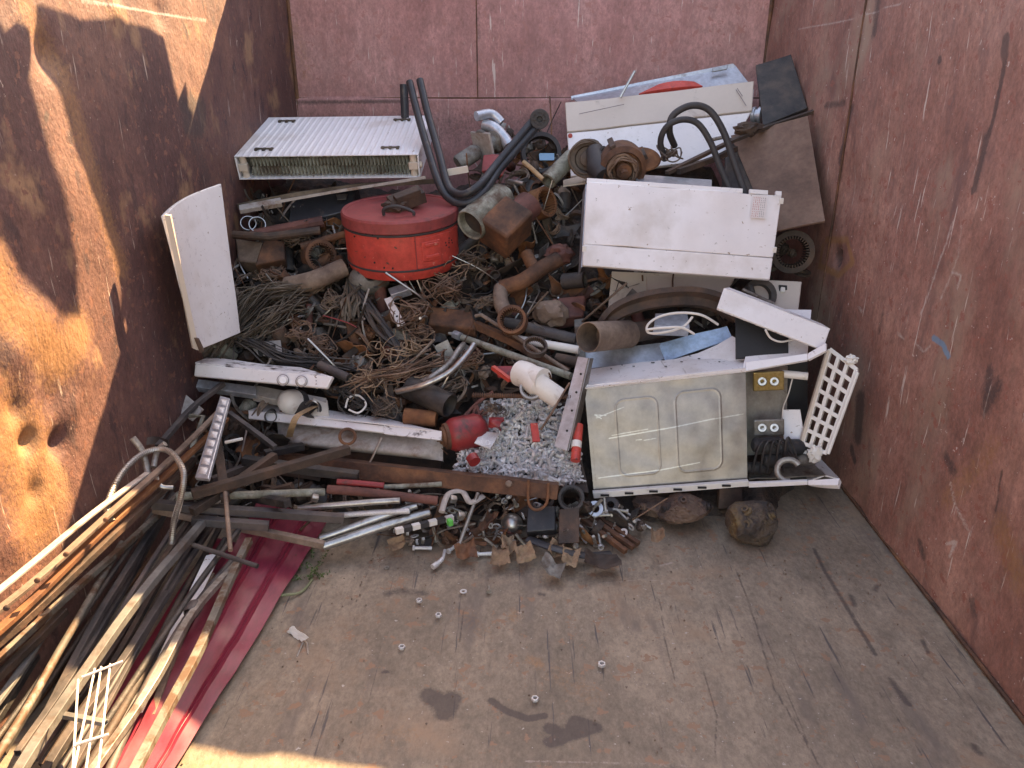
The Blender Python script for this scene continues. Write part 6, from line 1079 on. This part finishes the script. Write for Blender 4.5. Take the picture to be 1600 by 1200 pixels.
KINDS = [('pipe_stub', 'short open pipe stub lying loose in the heap', 'short pipe stubs in the heap', 'pipe stub', b_pipe, 8, 60), ('bent_plate', 'small bent steel plate lying loose in the heap', 'small bent plates in the heap', 'plate', b_plate, 10, 95),
         ('angle_piece', 'short L-shaped steel piece lying loose in the heap', 'short angle pieces in the heap', 'angle piece', b_angle, 6, 45), ('flat_strip', 'narrow flat metal strip lying loose in the heap', 'narrow flat strips in the heap', 'metal strip', b_flat, 16, 170),
         ('thin_rod', 'thin metal rod lying loose in the heap', 'thin rods in the heap', 'rod', b_rod, 18, 220), ('pipe_flange', 'small round flange lying in the heap', 'small flanges in the heap', 'flange', b_flange, 6, 40), ('cast_lump', 'dirty lump of cast metal lying in the heap', 'cast lumps in the heap', 'cast lump', b_lump, 16, 140),
         ('wire_coil', 'small loose coil of wire lying in the heap', 'small wire coils in the heap', 'wire coil', b_coil, 8, 100), ('coil_spring', 'small coil spring lying in the heap', 'small springs in the heap', 'spring', b_spring, 4, 16), ('slotted_ring', 'small slotted metal ring lying in the heap', 'small slotted rings in the heap', 'slotted ring', b_ring, 6, 36),
         ('small_motor', 'small finned electric motor lying in the heap', 'small motors in the heap', 'small motor', b_motor, 5, 26), ('bent_bracket', 'small U-shaped bracket lying in the heap', 'small brackets in the heap', 'bracket', b_bracket, 8, 70)]
LM = [((470, 215), 'under the radiator'), ((460, 300), 'below the radiator'), ((630, 370), 'beside the red drum'), ((690, 440), 'right below the red drum'), ((400, 400), 'beside the junction box on the left'), ((400, 480), 'among the brown metal strips on the left'), ((350, 540), 'at the foot of the white door'), ((430, 560), 'above the control panel'), ((560, 440), 'near the grey cast cover'), ((620, 490), 'near the white lock plate'), ((612, 568), 'among the tan twisted wires'), ((550, 630), 'above the lamp tray'), ((690, 560), 'near the curved chrome tubes'),
      ((760, 215), 'near the grey gearbox'), ((770, 260), 'behind the bent black tube'), ((750, 340), 'near the grey-green cylinder'), ((810, 335), 'near the brown motor box'), ((850, 250), 'near the dark rubber ring'), ((880, 300), 'left of the white front panel'), ((800, 400), 'above the rusty manifold'), ((860, 430), 'right of the rusty manifold'), ((740, 440), 'left of the rusty manifold'), ((705, 500), 'near the rusted box plate'), ((800, 510), 'beside the rust-red stator ring'), ((870, 490), 'near the grey upright bar'), ((800, 560), 'beside the long steel tube'), ((860, 600), 'near the white elbow pipe'), ((700, 620), 'above the red vessel'),
      ((620, 800), 'near the bright steel tubes'), ((690, 830), 'near the striped bar'), ((740, 850), 'by the threaded rod'), ((800, 830), 'near the shiny dome'), ((850, 850), 'below the black box'), ((920, 830), 'near the big blue-white washer'), ((980, 830), 'at the right end of the debris'), ((340, 690), 'by the chrome light strip'), ((400, 740), 'left of the long channel'), ((480, 780), 'at the top of the dark red sheet'),
      ((1180, 380), 'below the brown steel sheet'), ((1200, 460), 'near the beige switch box'), ((1030, 480), 'under the curved hoop'), ((970, 520), 'near the open tin cylinder'), ((1200, 530), 'behind the drawer rail')]
HUE = {'rust': 'brown', 'rust_dark': 'dark brown', 'grease': 'black', 'rust_pale': 'pale brown', 'rust_red': 'reddish', 'strip_metal': 'grey-brown', 'rust_orange': 'orange-brown', 'steel_dull': 'grey', 'wire_dark': 'dark', 'copper_wire': 'coppery', 'steel': 'bright', 'grey_cast': 'grey', 'olive_metal': 'grey-green', 'worn_cream': 'cream', 'zinc': 'shiny', 'zinc_worn': 'dull grey'}
def where(x, y): return min(LM, key=lambda l: (l[0][0] - x) ** 2 + (l[0][1] - y) ** 2)[1]
for (nm, lb, gp, ct, fn, nv, cnt) in KINDS:
    base = []
    for k in range(cnt):
        if k < nv: m, mt = fn(); o = m.build(nm, mt, bevel=0); base.append(o)
        else: o = base[k % nv].copy(); scn.collection.objects.link(o)
        q = random.random()
        if q < .70: x, y = rnd(HEAP); p = PS(x, y, U(-.05, .015))
        elif q < .84: x, y = rnd(FRONT); p = PS(x, y, U(-.01, .03)); s_small = True
        elif q < .93: x, y = rnd(LEFT); p = PS(x, y, U(-.05, -.01))
        else: x, y = rnd(BACKR); p = PS(x, y, U(-.06, -.02))
        p.z = max(p.z, .015); o.location = p; o.rotation_euler = (U(-1.2, 1.2), U(-1.2, 1.2), U(0, 6.28)); s_ = U(.8, 1.25) * (.6 if .70 <= q < .84 else 1.0); o.scale = (s_, s_, s_); sz = 'larger ' if s_ > 1.02 else ''
        tag(o, sz + HUE[o.data.materials[0].name] + ' ' + lb.rsplit(' lying', 1)[0] + ' ' + where(x, y).replace(' on the left', '') if len((sz + HUE[o.data.materials[0].name] + lb.rsplit(' lying', 1)[0] + where(x, y)).split()) > 14 else sz + HUE[o.data.materials[0].name] + ' ' + lb.rsplit(' lying', 1)[0] + ' ' + where(x, y), ct, gp)
# ---------------- the heap of shiny bolts and nuts
BH = [(712, 735), (720, 690), (745, 668), (752, 632), (790, 622), (870, 628), (892, 650), (880, 700), (900, 715), (912, 752), (880, 757), (800, 748)]
BH2 = BH
BL = [((730, 690), 'by the zinc plate'), ((760, 640), 'at the upper left edge of the bolt heap'), ((830, 635), 'below the rebar at the top of the bolt heap'), ((880, 660), 'beside the perforated angle'), ((800, 670), 'near the red lever'), ((730, 735), 'at the lower left edge of the bolt heap'), ((800, 735), 'behind the middle of the channel'), ((860, 740), 'behind the right end of the channel'), ((840, 700), 'in the middle of the bolt heap'), ((900, 720), 'by the red and white cylinder')]
def bp(x, y, l=0.0): return PS(x, y, .05 + l)
c0 = [bp(705, 745), bp(920, 765), bp(890, 622), bp(745, 622)]
mb = MB(); mb.sheet(60, 40, lambda u, v: bil(c0, u, v) + Vector((0, 0, -.012 + .012 * noise.noise(Vector((u * 7, v * 5, 3))))), .05); 
rb_ = [hexnut(.0085, .007, .0048), hexnut(.0065, .0055, .0036), bolt(.026, .0042, .008), bolt(.018, .0036, .007), MB().ring(.0095, .005, .0018, 16)]
st = MB()
for k in range(1000):
    x, y = rnd(BH); q = random.choice([0, 0, 1, 2, 3, 3, 4]); e = Euler((U(0, 6), U(0, 6), U(0, 6))).to_matrix().to_4x4(); p = bp(x, y, U(-.012, .008)); p.z += .012 * noise.noise(p * 14); e.translation = p; s_ = U(.8, 1.5); st.add(rb_[q].v, rb_[q].f, e @ Matrix.Scale(s_, 4))
o = st.build('loose_hardware', 'zinc', world=True); tag(o, 'dense layer of shiny nuts, bolts and washers in the lower middle', 'nuts and bolts', kind='stuff')
o = mb.build('hardware_bed', 'rust_dark', None, world=True, ang=60); tag(o, 'metal filings and screws under the shiny bolts, coloured dark for shaded gaps', 'metal filings', kind='stuff')  # bed coloured dark so the gaps between bolts look shaded
SM = [('hex_nut', hexnut(.0098, .008, .0055), 'shiny hexagonal nut on top of the bolt heap', 'shiny nuts on the bolt heap', 'nut', 150, 'zinc'), ('hex_bolt', bolt(.034, .0046, .009), 'shiny hexagonal bolt on top of the bolt heap', 'shiny bolts on the bolt heap', 'bolt', 130, 'zinc'), ('flat_washer', MB().ring(.012, .006, .002, 24), 'shiny flat washer on top of the bolt heap', 'shiny washers on the bolt heap', 'washer', 60, 'zinc')]
for (nm, mb, lb, gp, ct, cnt, mt) in SM:
    o0 = mb.build(nm, mt)
    for k in range(cnt):
        o = o0 if k == 0 else o0.copy()
        if k: scn.collection.objects.link(o)
        x, y = rnd(BH); p = bp(x, y, U(.006, .018)); o.location = p; o.rotation_euler = (U(-1.6, 1.6) + .6, U(-1.6, 1.6), U(0, 6.28)); s_ = U(.9, 1.45); o.scale = (s_, s_, s_); tag(o, lb.split(' on top')[0] + ' ' + min(BL, key=lambda l: (l[0][0] - x) ** 2 + (l[0][1] - y) ** 2)[1], ct, gp)
for (nm, mb, lb, gp, ct, cnt, mt) in (('hex_nut', hexnut(.0105, .009, .0058), 'grey nut scattered in the debris below the channel', 'nuts in the debris below the channel', 'nut', 26, 'zinc'), ('hex_bolt', bolt(.05, .005, .009), 'long bolt scattered in the debris below the channel', 'bolts in the debris below the channel', 'bolt', 40, 'zinc_worn'), ('flat_washer', MB().ring(.014, .007, .002, 24), 'washer scattered in the debris below the channel', 'washers in the debris below the channel', 'washer', 16, 'zinc')):
    o0 = mb.build(nm, mt)
    for k in range(cnt):
        o = o0 if k == 0 else o0.copy()
        if k: scn.collection.objects.link(o)
        x, y = rnd(FRONT); p = PS(x, y, .035); p.z = max(.01, p.z); o.location = p; o.rotation_euler = (U(-1.5, 1.5) + .5, U(-1.5, 1.5), U(0, 6.28)); tag(o, lb.split(' scattered')[0] + ' in the debris ' + where(x, y), ct, gp)
for (x, y, rz, l) in ((700, 862, 1.0, 'left bright sleeve bolt at the front edge of the debris'), (645, 856, 0.0, 'bright sleeve anchor left of the debris'), (745, 866, .1, 'bright pin in front of the rusty torn plate')):
    o = bolt(.06, .0055, .009).build('anchor_bolt', 'zinc', loc=PZ(x, y, .012)); o.rotation_euler = (R(90), 0, R(90) + rz); tag(o, l, 'bolt')
tubething('bent_lever', 'zinc', [PZ(676, 886, .012), PZ(684, 880, .014), PZ(692, 872, .02), PZ(695, 860, .02)], [.009] * 8 + [.007] * 8 + [.005] * 9, 'small bright bent handle at the front left of the debris', 'handle part', 12)
